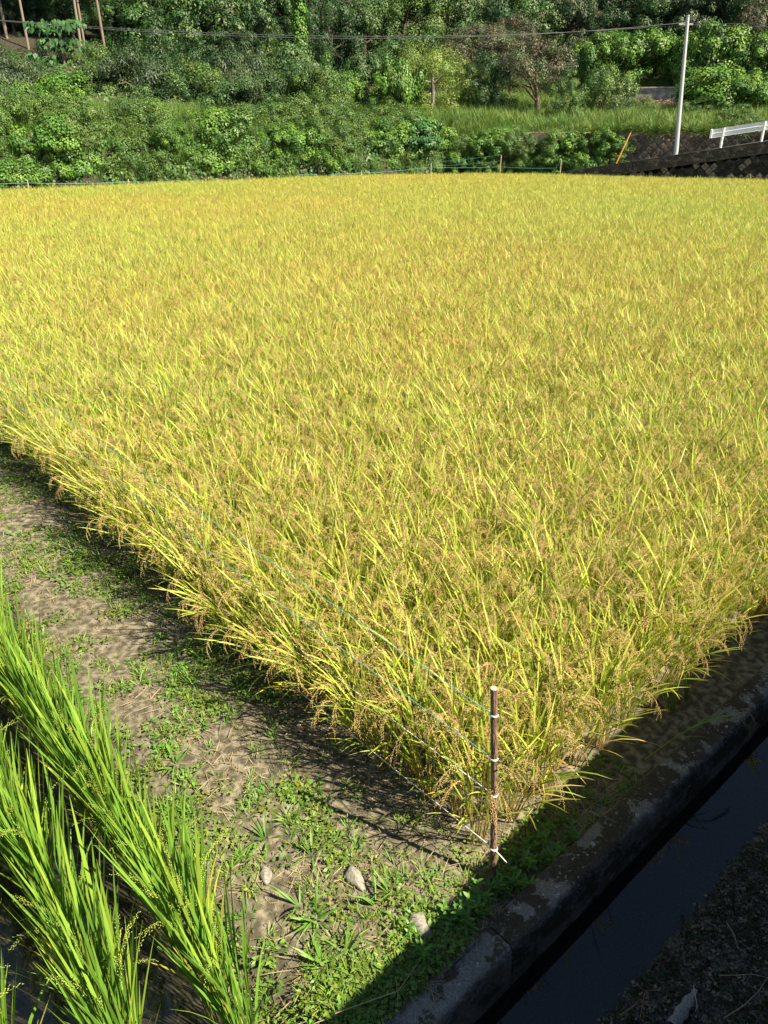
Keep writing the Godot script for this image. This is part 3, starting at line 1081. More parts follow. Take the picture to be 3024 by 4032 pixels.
func kinds() -> Dictionary:
	return {
		"oak": {"clumps": 76, "leaves": 250, "size": 0.25, "leaf": 0.054, "wide": 0.62, "flat": 0.7, "droop": 0.3, "rough": 0.39, "low": -0.75, "cols": [Color(0.043, 0.099, 0.023), Color(0.055, 0.112, 0.027), Color(0.035, 0.085, 0.021), Color(0.067, 0.112, 0.035)]},
		"dark": {"clumps": 72, "leaves": 250, "size": 0.26, "leaf": 0.052, "wide": 0.5, "flat": 0.75, "droop": 0.5, "rough": 0.39, "low": -0.8, "cols": [Color(0.022, 0.062, 0.018), Color(0.027, 0.071, 0.020), Color(0.034, 0.081, 0.026)]},
		"vine": {"clumps": 68, "leaves": 238, "size": 0.26, "leaf": 0.066, "wide": 0.85, "flat": 0.9, "droop": 0.7, "rough": 0.43, "low": -0.5, "cols": [Color(0.086, 0.184, 0.023), Color(0.066, 0.153, 0.022), Color(0.112, 0.214, 0.031), Color(0.051, 0.122, 0.022)]},
		"bush": {"clumps": 64, "leaves": 273, "size": 0.26, "leaf": 0.050, "wide": 0.6, "flat": 0.85, "droop": 0.2, "rough": 0.39, "low": -0.6, "cols": [Color(0.079, 0.148, 0.027), Color(0.059, 0.121, 0.027), Color(0.099, 0.164, 0.038)]},
		"grey": {"clumps": 68, "leaves": 260, "size": 0.25, "leaf": 0.061, "wide": 0.42, "flat": 0.8, "droop": 1.0, "rough": 0.39, "low": -0.7, "cols": [Color(0.058, 0.091, 0.044), Color(0.073, 0.109, 0.055), Color(0.044, 0.078, 0.032)]},
		"feather": {"clumps": 96, "leaves": 295, "size": 0.2, "leaf": 0.040, "wide": 0.35, "flat": 0.8, "droop": 0.1, "rough": 0.15, "low": -0.55, "cols": [Color(0.150, 0.223, 0.040), Color(0.128, 0.194, 0.040), Color(0.173, 0.236, 0.050)]},
		"dry": {"clumps": 72, "leaves": 210, "size": 0.24, "leaf": 0.047, "wide": 0.5, "flat": 0.8, "droop": 0.7, "rough": 0.15, "low": -0.4, "cols": [Color(0.100, 0.102, 0.061), Color(0.077, 0.096, 0.046), Color(0.058, 0.106, 0.033), Color(0.123, 0.118, 0.080)]},
		"broad": {"clumps": 60, "leaves": 140, "size": 0.28, "leaf": 0.122, "wide": 0.8, "flat": 0.8, "droop": 1.1, "rough": 0.36, "low": -0.6, "cols": [Color(0.044, 0.135, 0.038), Color(0.056, 0.153, 0.040), Color(0.036, 0.113, 0.036)]},
		"cedar": {"clumps": 88, "leaves": 250, "size": 0.2, "leaf": 0.054, "wide": 0.3, "flat": 0.6, "droop": 0.9, "rough": 0.31, "low": -0.95, "cols": [Color(0.034, 0.073, 0.022), Color(0.047, 0.090, 0.025)]},
	}

func crown_mesh(kind: String, variant: int) -> ArrayMesh:
	var key := "%s%d" % [kind, variant]
	if not crowns.has(key):
		crowns[key] = crown_mb(kinds()[kind], 500 + hash(key) % 1000).mesh(M.tree)
	return crowns[key]

func tree(called: String, kind: String, variant: int, ce: Vector3, half: Vector3, label: String, cat: String, group := "", bark := Color(0.10, 0.085, 0.065)) -> Node3D:
	# crown centre and half sizes in metres; the trunk stands on the slope below
	var gx := ce.x + rf(-0.2, 0.2) * half.x
	var gz := ce.z + rf(-0.1, 0.1) * half.x
	var gy := maxf(hill(gx, gz), 0.0)
	var o := thing(called, label, cat, Vector3(gx, gy, gz), group)
	var rel := ce - o.position
	var tr := MB.new()
	var r0 := clampf(0.05 + 0.035 * (half.x + half.y), 0.06, 0.28)
	var pts := PackedVector3Array()
	var rad := PackedFloat32Array()
	var bend := Vector3(rf(-0.15, 0.15), 0, rf(-0.15, 0.15))
	for k in 6:
		var t := k / 5.0
		pts.append(Vector3(0, -0.4, 0).lerp(rel + Vector3(0, half.y * 0.3, 0), t) + bend * sin(t * PI) * half.y * 0.5)
		rad.append(r0 * (1.0 - 0.75 * t))
	tr.tube(pts, rad, 8, PackedColorArray([tint(bark, 0.15)]))
	for k in 7:
		var st := pts[2 + k % 3]
		var en := rel + rand_dir() * half * 0.75
		en.y = maxf(en.y, st.y + 0.2)
		var mid := st.lerp(en, 0.5) + Vector3(0, 0.1 * half.y, 0)
		tr.tube(PackedVector3Array([st, mid, en]), PackedFloat32Array([r0 * 0.4, r0 * 0.25, r0 * 0.06]), 5, PackedColorArray([tint(bark, 0.15)]))
	put("trunk", tr, M.bark, o)
	var c := inst("crown", crown_mesh(kind, variant), o, rel)
	c.rotation.y = rf(0, TAU)
	c.scale = half
	return o

func tree_px(called: String, kind: String, variant: int, u: float, w: float, wd: float, ht: float, dist: float, label: String, cat := "shrub", group := "", bark := Color(0.10, 0.085, 0.065)) -> Node3D:
	var p := at_dist(u, w, dist)
	var m := per_pixel(u, w, dist)
	return tree(called, kind, variant, p, Vector3(wd * m * 0.5, ht * m * 0.55, wd * m * 0.45), label, cat, group, bark)

func woods() -> void:
	R.seed = 41
	# vines over the bank behind the field
	var x := -34.0
	var k := 0
	while x < 14.6:
		for tier in 3:
			var xx := x + rf(-0.5, 0.5) + tier * 0.6
			var zed := -49.7 - 0.712 * (xx + 0.2) if xx < 5.0 else -53.0 + 0.267 * (xx - 7.0)
			if xx > 2.5 and tier == 2:
				continue
			var ny: float = ([1.0, 2.4, 3.2] if xx < 2.5 else [0.9, 2.1, 3.0])[tier]
			var dep: float = ([1.6, 2.0, 3.0] if xx < 5.0 else [0.1, 0.45, 1.6])[tier]
			var kind: String = ["vine", "vine", "bush"][tier] if R.randf() < 0.75 else "bush"
			var p := Vector3(xx - 0.45 * dep, ny + rf(-0.25, 0.25), zed - 0.85 * dep)
			var rr := rf(1.35, 1.95) if xx < 5.0 else rf(1.15, 1.5)
			var lab: String = ["leafy vine thicket hanging over the foot of the bank", "leafy vine thicket covering the middle of the bank face", "green bramble thicket on the top edge of the bank"][tier]
			var grp: String = ["vines at the foot of the bank", "vines on the bank face", "brambles on the bank top"][tier]
			tree("vine_thicket", kind, k % 4, p, Vector3(rr, rr * rf(0.7, 0.95), rr * (0.62 if tier == 0 else 0.8)), lab, "vine", grp)
			k += 1
		x += 1.45 if x < 2.0 else 0.85
	# creeping leaves that carpet the bank between the thickets
	var mat := MB.new()
	for e in 44000:
		var xx := rf(-36, 15)
		var back := rf(-0.1, 16.0) if e % 2 and xx < 5.0 else rf(-0.1, 4.5)
		var px := xx - 0.58 * back if xx < 5.0 else xx + 0.258 * back
		var pz := (-49.7 - 0.712 * (xx + 0.2) - 0.815 * back) if xx < 5.0 else (-53.0 + 0.267 * (xx - 7.0) - 0.966 * back)
		var p := Vector3(px, maxf(hill(px, pz), 0.0) + rf(0.0, 0.18), pz + rf(0.0, 0.25))
		var nn := (Vector3(0.45, 0.5, 0.7) + rand_dir() * 0.6).normalized()
		var ld := Vector3(0, -1, 0) + rand_dir() * 0.7
		ld = (ld - nn * ld.dot(nn)).normalized()
		mat.leaf(p, ld, nn, rf(0.12, 0.24), rf(0.1, 0.18), tint(Color(0.055, 0.125, 0.026), 0.3))
	var mo := put("creeping_vines", mat, M.tree)
	mo.set_meta("kind", "stuff")
	tag(mo, "creeping leaves carpeting the bank between the thickets", "vines")
	# bushes and small trees of the terrace, as the photograph shows them
	var T := [
		["oak_bush", "grey", 0, 70, 350, 300, 230, 55, "dark greyish bush above the bank under the tall bare trunks"],
		["flowering_bush", "vine", 1, 225, 425, 300, 200, 52, "pale green bush with large leaves leaning over the bank"],
		["round_bush", "bush", 0, 330, 380, 260, 170, 57, "light green bush at the foot of the paired bare trunks"],
		["round_bush", "bush", 1, 470, 370, 300, 260, 56, "mid green rounded bush with yellowing lower leaves"],
		["dark_bush", "dark", 0, 620, 350, 300, 300, 57, "dark glossy bush below the broad brownish-green tree"],
		["dark_bush", "dark", 1, 800, 370, 280, 260, 56, "dark glossy bush with a bright sprouting top"],
		["drooping_bush", "grey", 1, 960, 370, 300, 300, 56, "grey-green bush with drooping leaves above the bank"],
		["large_leaved_shrub", "broad", 0, 245, 625, 190, 190, 45.5, "blue-green large-leaved shrub hanging at the foot of the bank"],
		["large_leaved_shrub", "broad", 1, 325, 540, 200, 150, 47, "blue-green large-leaved shrub near the top of the bank"],
		["large_leaved_shrub", "broad", 2, 480, 600, 190, 140, 47, "large-leaved shrub overhanging a dark hollow in the bank"],
		["large_leaved_shrub", "broad", 0, 1640, 540, 200, 130, 53, "large-leaved shrub below the feathery tree"],
		["round_tree", "oak", 0, 1150, 350, 320, 340, 57, "large rounded tree beside the ivy-covered trunk", ],
		["bright_bush", "vine", 2, 1365, 385, 170, 170, 58, "small bright green bush in front of the dark hollow"],
		["round_bush", "bush", 2, 1290, 440, 220, 160, 54, "low green bush on the bank top before the bright bush"],
		["vine_column", "vine", 3, 1560, 410, 180, 300, 57, "vine-smothered bush next to the feathery yellowish tree"],
		["round_bush", "oak", 1, 1440, 330, 220, 240, 61, "dull green bush behind the vine-smothered bush"],
		["dark_bush", "dark", 2, 1930, 375, 220, 230, 61, "dark bush with layered twigs between two light trees"],
		["round_bush", "bush", 3, 2235, 410, 170, 170, 58, "small green bush at the foot of the dry vine-draped tree"],
		["round_bush", "bush", 0, 2390, 400, 220, 230, 60, "green bush left of the pale concrete wall"],
		["vine_mound", "vine", 0, 2830, 385, 340, 190, 63, "broad vine mound beside the pale concrete wall"],
		["vine_mound", "vine", 1, 2990, 400, 240, 180, 62, "vine mound above the white guardrail"],
		["low_bush", "bush", 1, 2720, 440, 160, 80, 60, "low leafy bush in the grass right of the steel pole"],
		["low_bush", "bush", 2, 2520, 430, 110, 70, 62, "low leafy bush beside the patch of dead branches"],
		["low_bush", "bush", 3, 2900, 480, 200, 90, 55, "low leafy bush just above the end of the guardrail"],
		["light_bush", "vine", 2, 2330, 250, 190, 190, 74, "bright leafy mound between the dry tree and the wall"],
		["light_bush", "vine", 3, 2510, 245, 230, 210, 75, "bright leafy mound directly behind the concrete wall"],
		["light_bush", "vine", 0, 2690, 265, 170, 190, 75, "narrow bright leafy mound behind the steel pole"],
		["light_bush", "vine", 1, 2800, 250, 260, 230, 74, "broad bright leafy mound above the vine mound"],
		["light_bush", "vine", 2, 2985, 260, 220, 200, 74, "bright leafy mound in front of the brownish tree"],
		["big_tree", "oak", 2, 620, 130, 420, 330, 63, "broad brownish-green tree with tiered boughs above the dark bushes"],
		["big_tree", "oak", 3, 850, 110, 420, 380, 65, "broad brownish-green tree next to the ivy-covered trunk"],
		["hill_tree", "oak", 1, 1060, 70, 280, 300, 72, "dull green hill tree just left of the ivy-covered trunk"],
		["hill_tree", "dark", 2, 1230, 50, 240, 300, 73, "dark hill tree just right of the ivy-covered trunk"],
		["dark_tree", "dark", 3, 1310, 190, 240, 300, 66, "dark tree hung with leaves right of the ivy trunk"],
		["hill_tree", "oak", 0, 1440, 130, 260, 260, 68, "dull green tree above the small bright bush"],
		["hill_tree", "bush", 2, 1600, 90, 300, 260, 71, "light crowned tree high behind the feathery tree"],
		["hill_tree", "oak", 1, 1590, 250, 300, 200, 66, "dull green tree just behind the feathery tree"],
		["hill_tree", "oak", 2, 1770, 100, 260, 260, 73, "round crowned tree above the reddish dry vines"],
		["dry_vines", "dry", 1, 1880, 200, 300, 170, 67, "reddish dry vine tangle over a tree crown"],
		["dry_vines", "dry", 0, 2020, 170, 220, 170, 69, "pinkish dry vine tangle behind the dry tree"],
		["dark_tree", "dark", 0, 1900, 70, 220, 260, 78, "dark tree between two lighter crowns on the hill"],
		["hill_tree", "oak", 3, 2080, 110, 260, 260, 78, "dull green hill tree behind the pinkish vines"],
		["hill_tree", "grey", 0, 2250, 110, 260, 240, 80, "greyish hill tree above the bright mounds"],
		["hill_tree", "dark", 1, 2420, 110, 240, 220, 80, "dark hill tree left of the steel pole top"],
		["hill_tree", "oak", 0, 2570, 110, 240, 240, 79, "dull green hill tree crossed by the overhead wire"],
		["hill_tree", "grey", 1, 2730, 110, 260, 260, 80, "greyish hill tree right behind the steel pole top"],
		["hill_tree", "dark", 2, 2870, 130, 220, 220, 81, "dark hill tree right of the steel pole top"],
		["brown_tree", "dry", 1, 2985, 130, 200, 220, 78, "brownish tinged tree at the wood's edge above bright mounds"],
	]
	for t in T:
		var cat := "tree" if "tree" in t[0] else ("vine" if "vine" in t[0] else "shrub")
		tree_px(t[0], t[1], t[2], t[3], t[4], t[5], t[6], t[7], t[8], cat)
	for e in 16:
		var kd: String = ["bush", "oak", "grey", "bush", "dark"][e % 5]
		tree_px("terrace_bush", kd, e % 4, -140.0 + 94.0 * e + rf(-25, 25), 400.0 + rf(-25, 25), rf(250, 340), rf(200, 260), 54.0 + rf(-1, 2.0), "%s bush of the hedge-like row along the terrace above the bank" % {"bush": "fresh green", "oak": "dull green", "grey": "greyish", "dark": "dark glossy"}[kd], "shrub", "%s bushes of the terrace row" % kd)
	for e in 9:
		tree_px("back_bush", ["oak", "dark", "bush"][e % 3], (e + 1) % 4, -160.0 + 92.0 * e + rf(-20, 20), 325.0 + rf(-15, 20), rf(230, 300), rf(170, 220), 59.5 + rf(-1, 1), "%s bush behind the terrace row at the feet of the bare trunks" % ["dull green", "dark glossy", "fresh green"][e % 3], "shrub", "%s bushes at the feet of the trunks" % ["dull", "dark", "fresh"][e % 3])
	tree_px("feathery_tree", "feather", 0, 1700, 345, 340, 280, 59.5, "feathery yellowish-green tree with pale forked trunk above the grass", "tree", "", Color(0.3, 0.27, 0.22))
	tree_px("dry_tree", "dry", 0, 2110, 300, 330, 230, 61, "half-dry tree draped with brown vines above the grass", "tree", "", Color(0.14, 0.11, 0.08))
	# tall cedars with bare trunks at the dark edge of the forest
	var C := [[55, 62, 0.17], [130, 60, 0.14], [335, 61, 0.15], [350, 61.6, 0.13], [427, 60, 0.16], [-60, 63, 0.2], [-200, 60, 0.2], [240, 70, 0.2], [520, 72, 0.2], [180, 76, 0.2], [60, 74, 0.18], [400, 78, 0.2]]
	for e in 16:
		C.append([-260.0 + 62.0 * e + rf(-20, 20), [64.5, 69.0, 73.0, 67.0][e % 4], rf(0.15, 0.22)])
	var clab := ["slim bare cedar trunk left of the others at the forest edge", "slim bare cedar trunk behind the greyish bush", "paired bare cedar trunk, the thicker one of two", "paired bare cedar trunk, the thinner one of two", "pale bare cedar trunk with leafy foot beside the broad tree", "tall cedar with bare trunk at the outer forest edge", "tall cedar with bare trunk beyond the outer forest edge", "cedar trunk deep in the dark forest", "cedar trunk deep in the dark forest", "cedar trunk deep in the dark forest", "cedar trunk deep in the dark forest", "cedar trunk deep in the dark forest"]
	for q in C.size():
		var p := at_dist(C[q][0], 285, C[q][1])
		var gy := hill(p.x, p.z)
		var o := thing("cedar_tree", clab[mini(q, 11)], "tree", Vector3(p.x, gy, p.z), "cedars deep in the dark forest" if q > 6 else "")
		var tr := MB.new()
		var lean := Vector3(rf(-0.4, 0.1), 0, rf(-0.3, 0.3))
		var col := Color(0.21, 0.175, 0.14)
		var r: float = C[q][2] * 0.6
		tr.tube(PackedVector3Array([Vector3(0, -0.4, 0), lean * 0.3 + Vector3(0, 5, 0), lean * 0.8 + Vector3(0, 11, 0), lean + Vector3(0, 16, 0)]), PackedFloat32Array([r, r * 0.85, r * 0.6, r * 0.2]), 10, PackedColorArray([tint(col, 0.1)]))
		for z in 9:
			var hy := rf(5.0, 11.0)
			var dd := rand_dir()
			dd.y = -0.15
			tr.tube(PackedVector3Array([Vector3(0, hy, 0) + lean * hy / 17.0, Vector3(0, hy, 0) + dd * 0.9, Vector3(0, hy - 0.2, 0) + dd * 1.6]), PackedFloat32Array([0.035, 0.02, 0.008]), 4, PackedColorArray([tint(col, 0.1)]))
		put("trunk", tr, M.bark, o)
		var c := inst("crown", crown_mesh("cedar", q % 2), o, lean + Vector3(0, maxf(18.5 - gy, 9.0), 0))
		c.scale = Vector3(3.4, 5.4, 3.4)
		c.rotation.y = rf(0, TAU)
	# undergrowth in the shade of the cedars
	for e in 30:
		var p := at_dist(-220.0 + 44.0 * e + rf(-15, 15), 260, [63.5, 67.0, 71.0][e % 3])
		var hx := rf(1.3, 2.2)
		tree("shade_shrub", "dark", e % 4, Vector3(p.x, hill(p.x, p.z) + hx * 0.7, p.z), Vector3(hx, hx * 0.9, hx), "dark evergreen shrub in the shade under the cedars", "shrub", "evergreen shrubs under the cedars")
	# low cedar boughs that show at the top left
	tree_px("cedar_bough_tree", "cedar", 1, 40, 40, 150, 150, 63, "young cedar with bright boughs before the dark forest", "tree")
	tree_px("cedar_bough_tree", "cedar", 0, 160, 10, 130, 140, 66, "young cedar behind the large-leaved sapling", "tree")
	# sapling with tiers of large drooping leaves
	var sp := at_dist(262, 295, 57.5)
	var sg := hill(sp.x, sp.z)
	var sap := thing("large_leaved_sapling", "slim leaning sapling with tiers of large drooping leaves", "tree", Vector3(sp.x, sg, sp.z))
	var st := MB.new()
	var tip := at_dist(215, 75, 57.5) - sap.position
	st.tube(PackedVector3Array([Vector3(0, -0.3, 0), (sp - sap.position), tip * 0.6 + Vector3(0.1, 0, 0), tip]), PackedFloat32Array([0.11, 0.1, 0.08, 0.04]), 8, PackedColorArray([Color(0.22, 0.16, 0.13)]))
	put("trunk", st, M.bark, sap)
	for tier in [[165, 95, 90], [285, 90, 60], [205, 165, 80], [290, 170, 80], [160, 225, 80], [230, 100, 90]]:
		var ce := at_dist(tier[0], tier[1], 57.3) - sap.position
		var mb := MB.new()
		for z in 46:
			var dd := rand_dir()
			var p: Vector3 = ce + Vector3(dd.x * 0.9, dd.y * 0.28, dd.z * 0.7) * (tier[2] / 80.0)
			var nn := (Vector3(0, 0.6, 0.9) + rand_dir() * 0.5).normalized()
			var ld := Vector3(dd.x * 0.5, -1.0, dd.z * 0.3 + 0.3)
			ld = (ld - nn * ld.dot(nn)).normalized()
			mb.leaf(p, ld, nn, rf(0.28, 0.42), rf(0.2, 0.28), tint(Color(0.045, 0.12, 0.035), 0.2))
		mb.tube(PackedVector3Array([tip * clampf(ce.y / tip.y, 0.2, 1.0), ce]), PackedFloat32Array([0.03, 0.015]), 5, PackedColorArray([Color(0.22, 0.16, 0.13)]))
		put("leaf_tier", mb, M.tree, sap).set_meta("kind", "stuff")
	# ivy-covered trunk
	var ip := at_dist(1180, 230, 61)
	var ig := hill(ip.x, ip.z)
	var iv := thing("ivy_covered_tree", "tall trunk thickly wrapped in bright ivy", "tree", Vector3(ip.x, ig, ip.z))
	var it := MB.new()
	var itop := at_dist(1165, -350, 61) - iv.position
	it.tube(PackedVector3Array([Vector3(0, -0.4, 0), itop * 0.5, itop]), PackedFloat32Array([0.3, 0.27, 0.2]), 10, PackedColorArray([Color(0.1, 0.085, 0.065)]))
	put("trunk", it, M.bark, iv)
	var ivy := MB.new()
	for z in 5200:
		var t := R.randf()
		var an := rf(0, TAU)
		var rr := 0.42 + 0.2 * noise.get_noise_2d(t * 900.0, an * 30.0) + (0.5 * (1.0 - t * 6.0) if t < 0.16 else 0.0) + rf(-0.08, 0.08)
		var out := Vector3(cos(an), 0, sin(an))
		var nn := (out + Vector3(0, 0.5, 0) + rand_dir() * 0.5).normalized()
		var ld := Vector3(0, -1, 0) + rand_dir() * 0.5
		ld = (ld - nn * ld.dot(nn)).normalized()
		ivy.leaf(itop * t + out * rr, ld, nn, rf(0.13, 0.2), rf(0.11, 0.16), tint(Color(0.085, 0.19, 0.025), 0.25))
	put("ivy", ivy, M.tree, iv)
	# the forest further up the hill
	R.seed = 43
	var n := 0
	for row in 6:
		var dist: float = [75.0, 82.0, 89.0, 97.0, 106.0, 118.0][row]
		var u := -700.0 + row * 90.0
		while u < 3750.0:
			var p := at_dist(u + rf(-40, 40), 200, dist + rf(-2.5, 2.5))
			var hx := rf(2.4, 3.6)
			var hy := rf(2.6, 4.0)
			var gy := hill(p.x, p.z)
			var kd: String = ["oak", "dark", "dark", "grey"][R.randi() % 4]
			var left := u < 620.0
			if row == 0 and u > 2150.0:
				u += 200.0
				continue
			if left:
				kd = "dark"
			var ce := Vector3(p.x, gy + rf(3.0, 5.5) + (hy * 0.4), p.z)
			tree("forest_tree", kd, R.randi() % 4, ce, Vector3(hx, hy, hx), "%s forest tree on the %s of the wooded hill" % ["dark evergreen" if kd == "dark" else ("greyish green" if kd == "grey" else "dull green"), ["lowest slope", "low slope", "lower slope", "middle slope", "upper slope", "highest slope"][row]], "tree", "%s forest trees, row %s" % [kd, ["one", "two", "three", "four", "five", "six"][row]])
			u += rf(170, 230) * 82.0 / dist
			n += 1
	# dead branches below the concrete wall
	var bp := at_dist(2570, 425, 66)
	bp.y = hill(bp.x, bp.z)
	var br := thing("dead_branch_heap", "heap of reddish dead branches below the concrete wall", "branches", bp)
	var bm := MB.new()
	for z in 160:
		var dd := rand_dir()
		var q := Vector3(dd.x * 1.8, absf(dd.y) * 0.5, dd.z * 1.2)
		var e := rand_dir() * Vector3(1, 0.35, 1) * rf(0.4, 0.9)
		bm.tube(PackedVector3Array([q, q + e * 0.5 + Vector3(0, 0.08, 0), q + e]), PackedFloat32Array([0.022, 0.016, 0.006]), 4, PackedColorArray([tint(Color(0.32, 0.2, 0.15), 0.3)]))
	var bo := put("twig_tangle", bm, M.bark, br)
	bo.set_meta("kind", "stuff")
	print("forest trees ", n)

func tall_grass() -> void:
	R.seed = 51
	var meshes: Array = []
	for k in 4:
		var mb := MB.new()
		for z in 34:
			var an := rf(0, TAU)
			var o := Vector3(cos(an), 0, sin(an))
			mb.blade(o * rf(0.0, 0.16), (Vector3.UP + o * rf(0.1, 0.6)).normalized(), rf(0.5, 1.0), rf(0.012, 0.024), rf(0.4, 1.8), 4, tint(Color(0.09, 0.18, 0.035), 0.25), tint(Color(0.17, 0.26, 0.06), 0.25), rf(-1, 1))
		meshes.append(mb.mesh(M.weed))
	var xf := [[], [], [], []]
	var cols := [[], [], [], []]
	for z in 9000:
		var u := rf(1480, 3500)
		var dist := rf(50, 76)
		if u < 1750 and dist > 64:
			continue
		var p := at_dist(u, 480, dist)
		var sr := (p.x - 7.0) * 0.258 + (p.z + 53.0) * -0.966
		if sr < 0.35 or (u > 2380 and u < 2800 and dist > 63.5 and dist < 73):
			continue
		var y := hill(p.x, p.z)
		var m := R.randi() % 4
		xf[m].append(Transform3D(Basis(Vector3.UP, rf(0, TAU)).scaled(Vector3.ONE * rf(0.6, 1.25)), Vector3(p.x, y - 0.03, p.z)))
		cols[m].append(Color(rf(0.75, 1.2), rf(0.85, 1.1), rf(0.8, 1.1)))
	for z in 170:
		var t := rf(6.0, 21.5)
		var o := rf(-0.1, 0.4)
		var p := Vector3(7, 0, -53) + Vector3(0.966, 0, 0.258) * t + Vector3(0.258, 0, -0.966) * o
		var m := R.randi() % 4
		xf[m].append(Transform3D(Basis(Vector3(0.966, 0, 0.258), rf(0.1, 1.3)) * Basis(Vector3.UP, rf(0, TAU)).scaled(Vector3.ONE * rf(0.6, 1.2)), Vector3(p.x, 3.1, p.z)))
		cols[m].append(Color(rf(0.75, 1.2), rf(0.85, 1.1), rf(0.8, 1.1)))
	for z in 3200:
		var xx := rf(-40, 14)
		var zed := (-49.7 - 0.712 * (xx + 0.2)) - rf(0.5, 9.0)
		var m := R.randi() % 4
		xf[m].append(Transform3D(Basis(Vector3.UP, rf(0, TAU)).scaled(Vector3.ONE * rf(0.5, 1.1)), Vector3(xx, hill(xx, zed) - 0.03, zed)))
		cols[m].append(Color(rf(0.7, 1.1), rf(0.85, 1.1), rf(0.8, 1.1)))
	var root := Node3D.new()
	root.name = numbered("tall_grass")
	add_child(root)
	root.set_meta("kind", "stuff")
	tag(root, "tall green grass growing on the terrace above the bank", "grass")
	for k in 4:
		multi("grass", meshes[k], xf[k], cols[k], root)

# ---------------------------------------------------------------- levee weeds, stones, litter
func lance_weed(seed_: int) -> Array:
	# upright weed with whorls of lance-shaped leaves
	R.seed = seed_
	var stem := MB.new()
	var leaves: Array[MB] = []
	for b in 3:
		var an := rf(0, TAU)
		var o := Vector3(cos(an), 0, sin(an))
		var h := rf(0.08, 0.17)
		var tip := o * rf(0.02, 0.07) + Vector3(0, h, 0)
		stem.tube(PackedVector3Array([Vector3.ZERO, tip * 0.55, tip]), PackedFloat32Array([0.0025, 0.002, 0.0012]), 4, PackedColorArray([Color(0.22, 0.16, 0.06)]))
		for k in 9:
			var f := 0.35 + 0.65 * k / 8.0
			var a2 := k * 2.4 + rf(-0.3, 0.3)
			var d := (Vector3(cos(a2), 0, sin(a2)) + Vector3(0, lerpf(0.1, 0.8, f), 0)).normalized()
			var mb := MB.new()
			mb.blade(tip * f, d, rf(0.045, 0.075) * (1.1 - 0.3 * f), rf(0.013, 0.019), rf(3, 9), 5, tint(Color(0.075, 0.19, 0.028), 0.18), tint(Color(0.10, 0.22, 0.035), 0.18), rf(-0.4, 0.4))
			leaves.append(mb)
	return [stem, leaves]

func grass_tuft(seed_: int, n: int, lo: float, hi: float, wid: float, spread: float) -> Array:
	R.seed = seed_
	var out: Array[MB] = []
	for z in n:
		var an := rf(0, TAU)
		var o := Vector3(cos(an), 0, sin(an))
		var mb := MB.new()
		mb.blade(o * rf(0.0, 0.02), (Vector3.UP * rf(0.4, 1.0) + o * rf(0.3, 1.0) * spread).normalized(), rf(lo, hi), wid * rf(0.7, 1.2), rf(2, 8), 5, tint(Color(0.085, 0.20, 0.03), 0.2), tint(Color(0.13, 0.25, 0.04), 0.25), rf(-0.7, 0.7))
		out.append(mb)
	return out

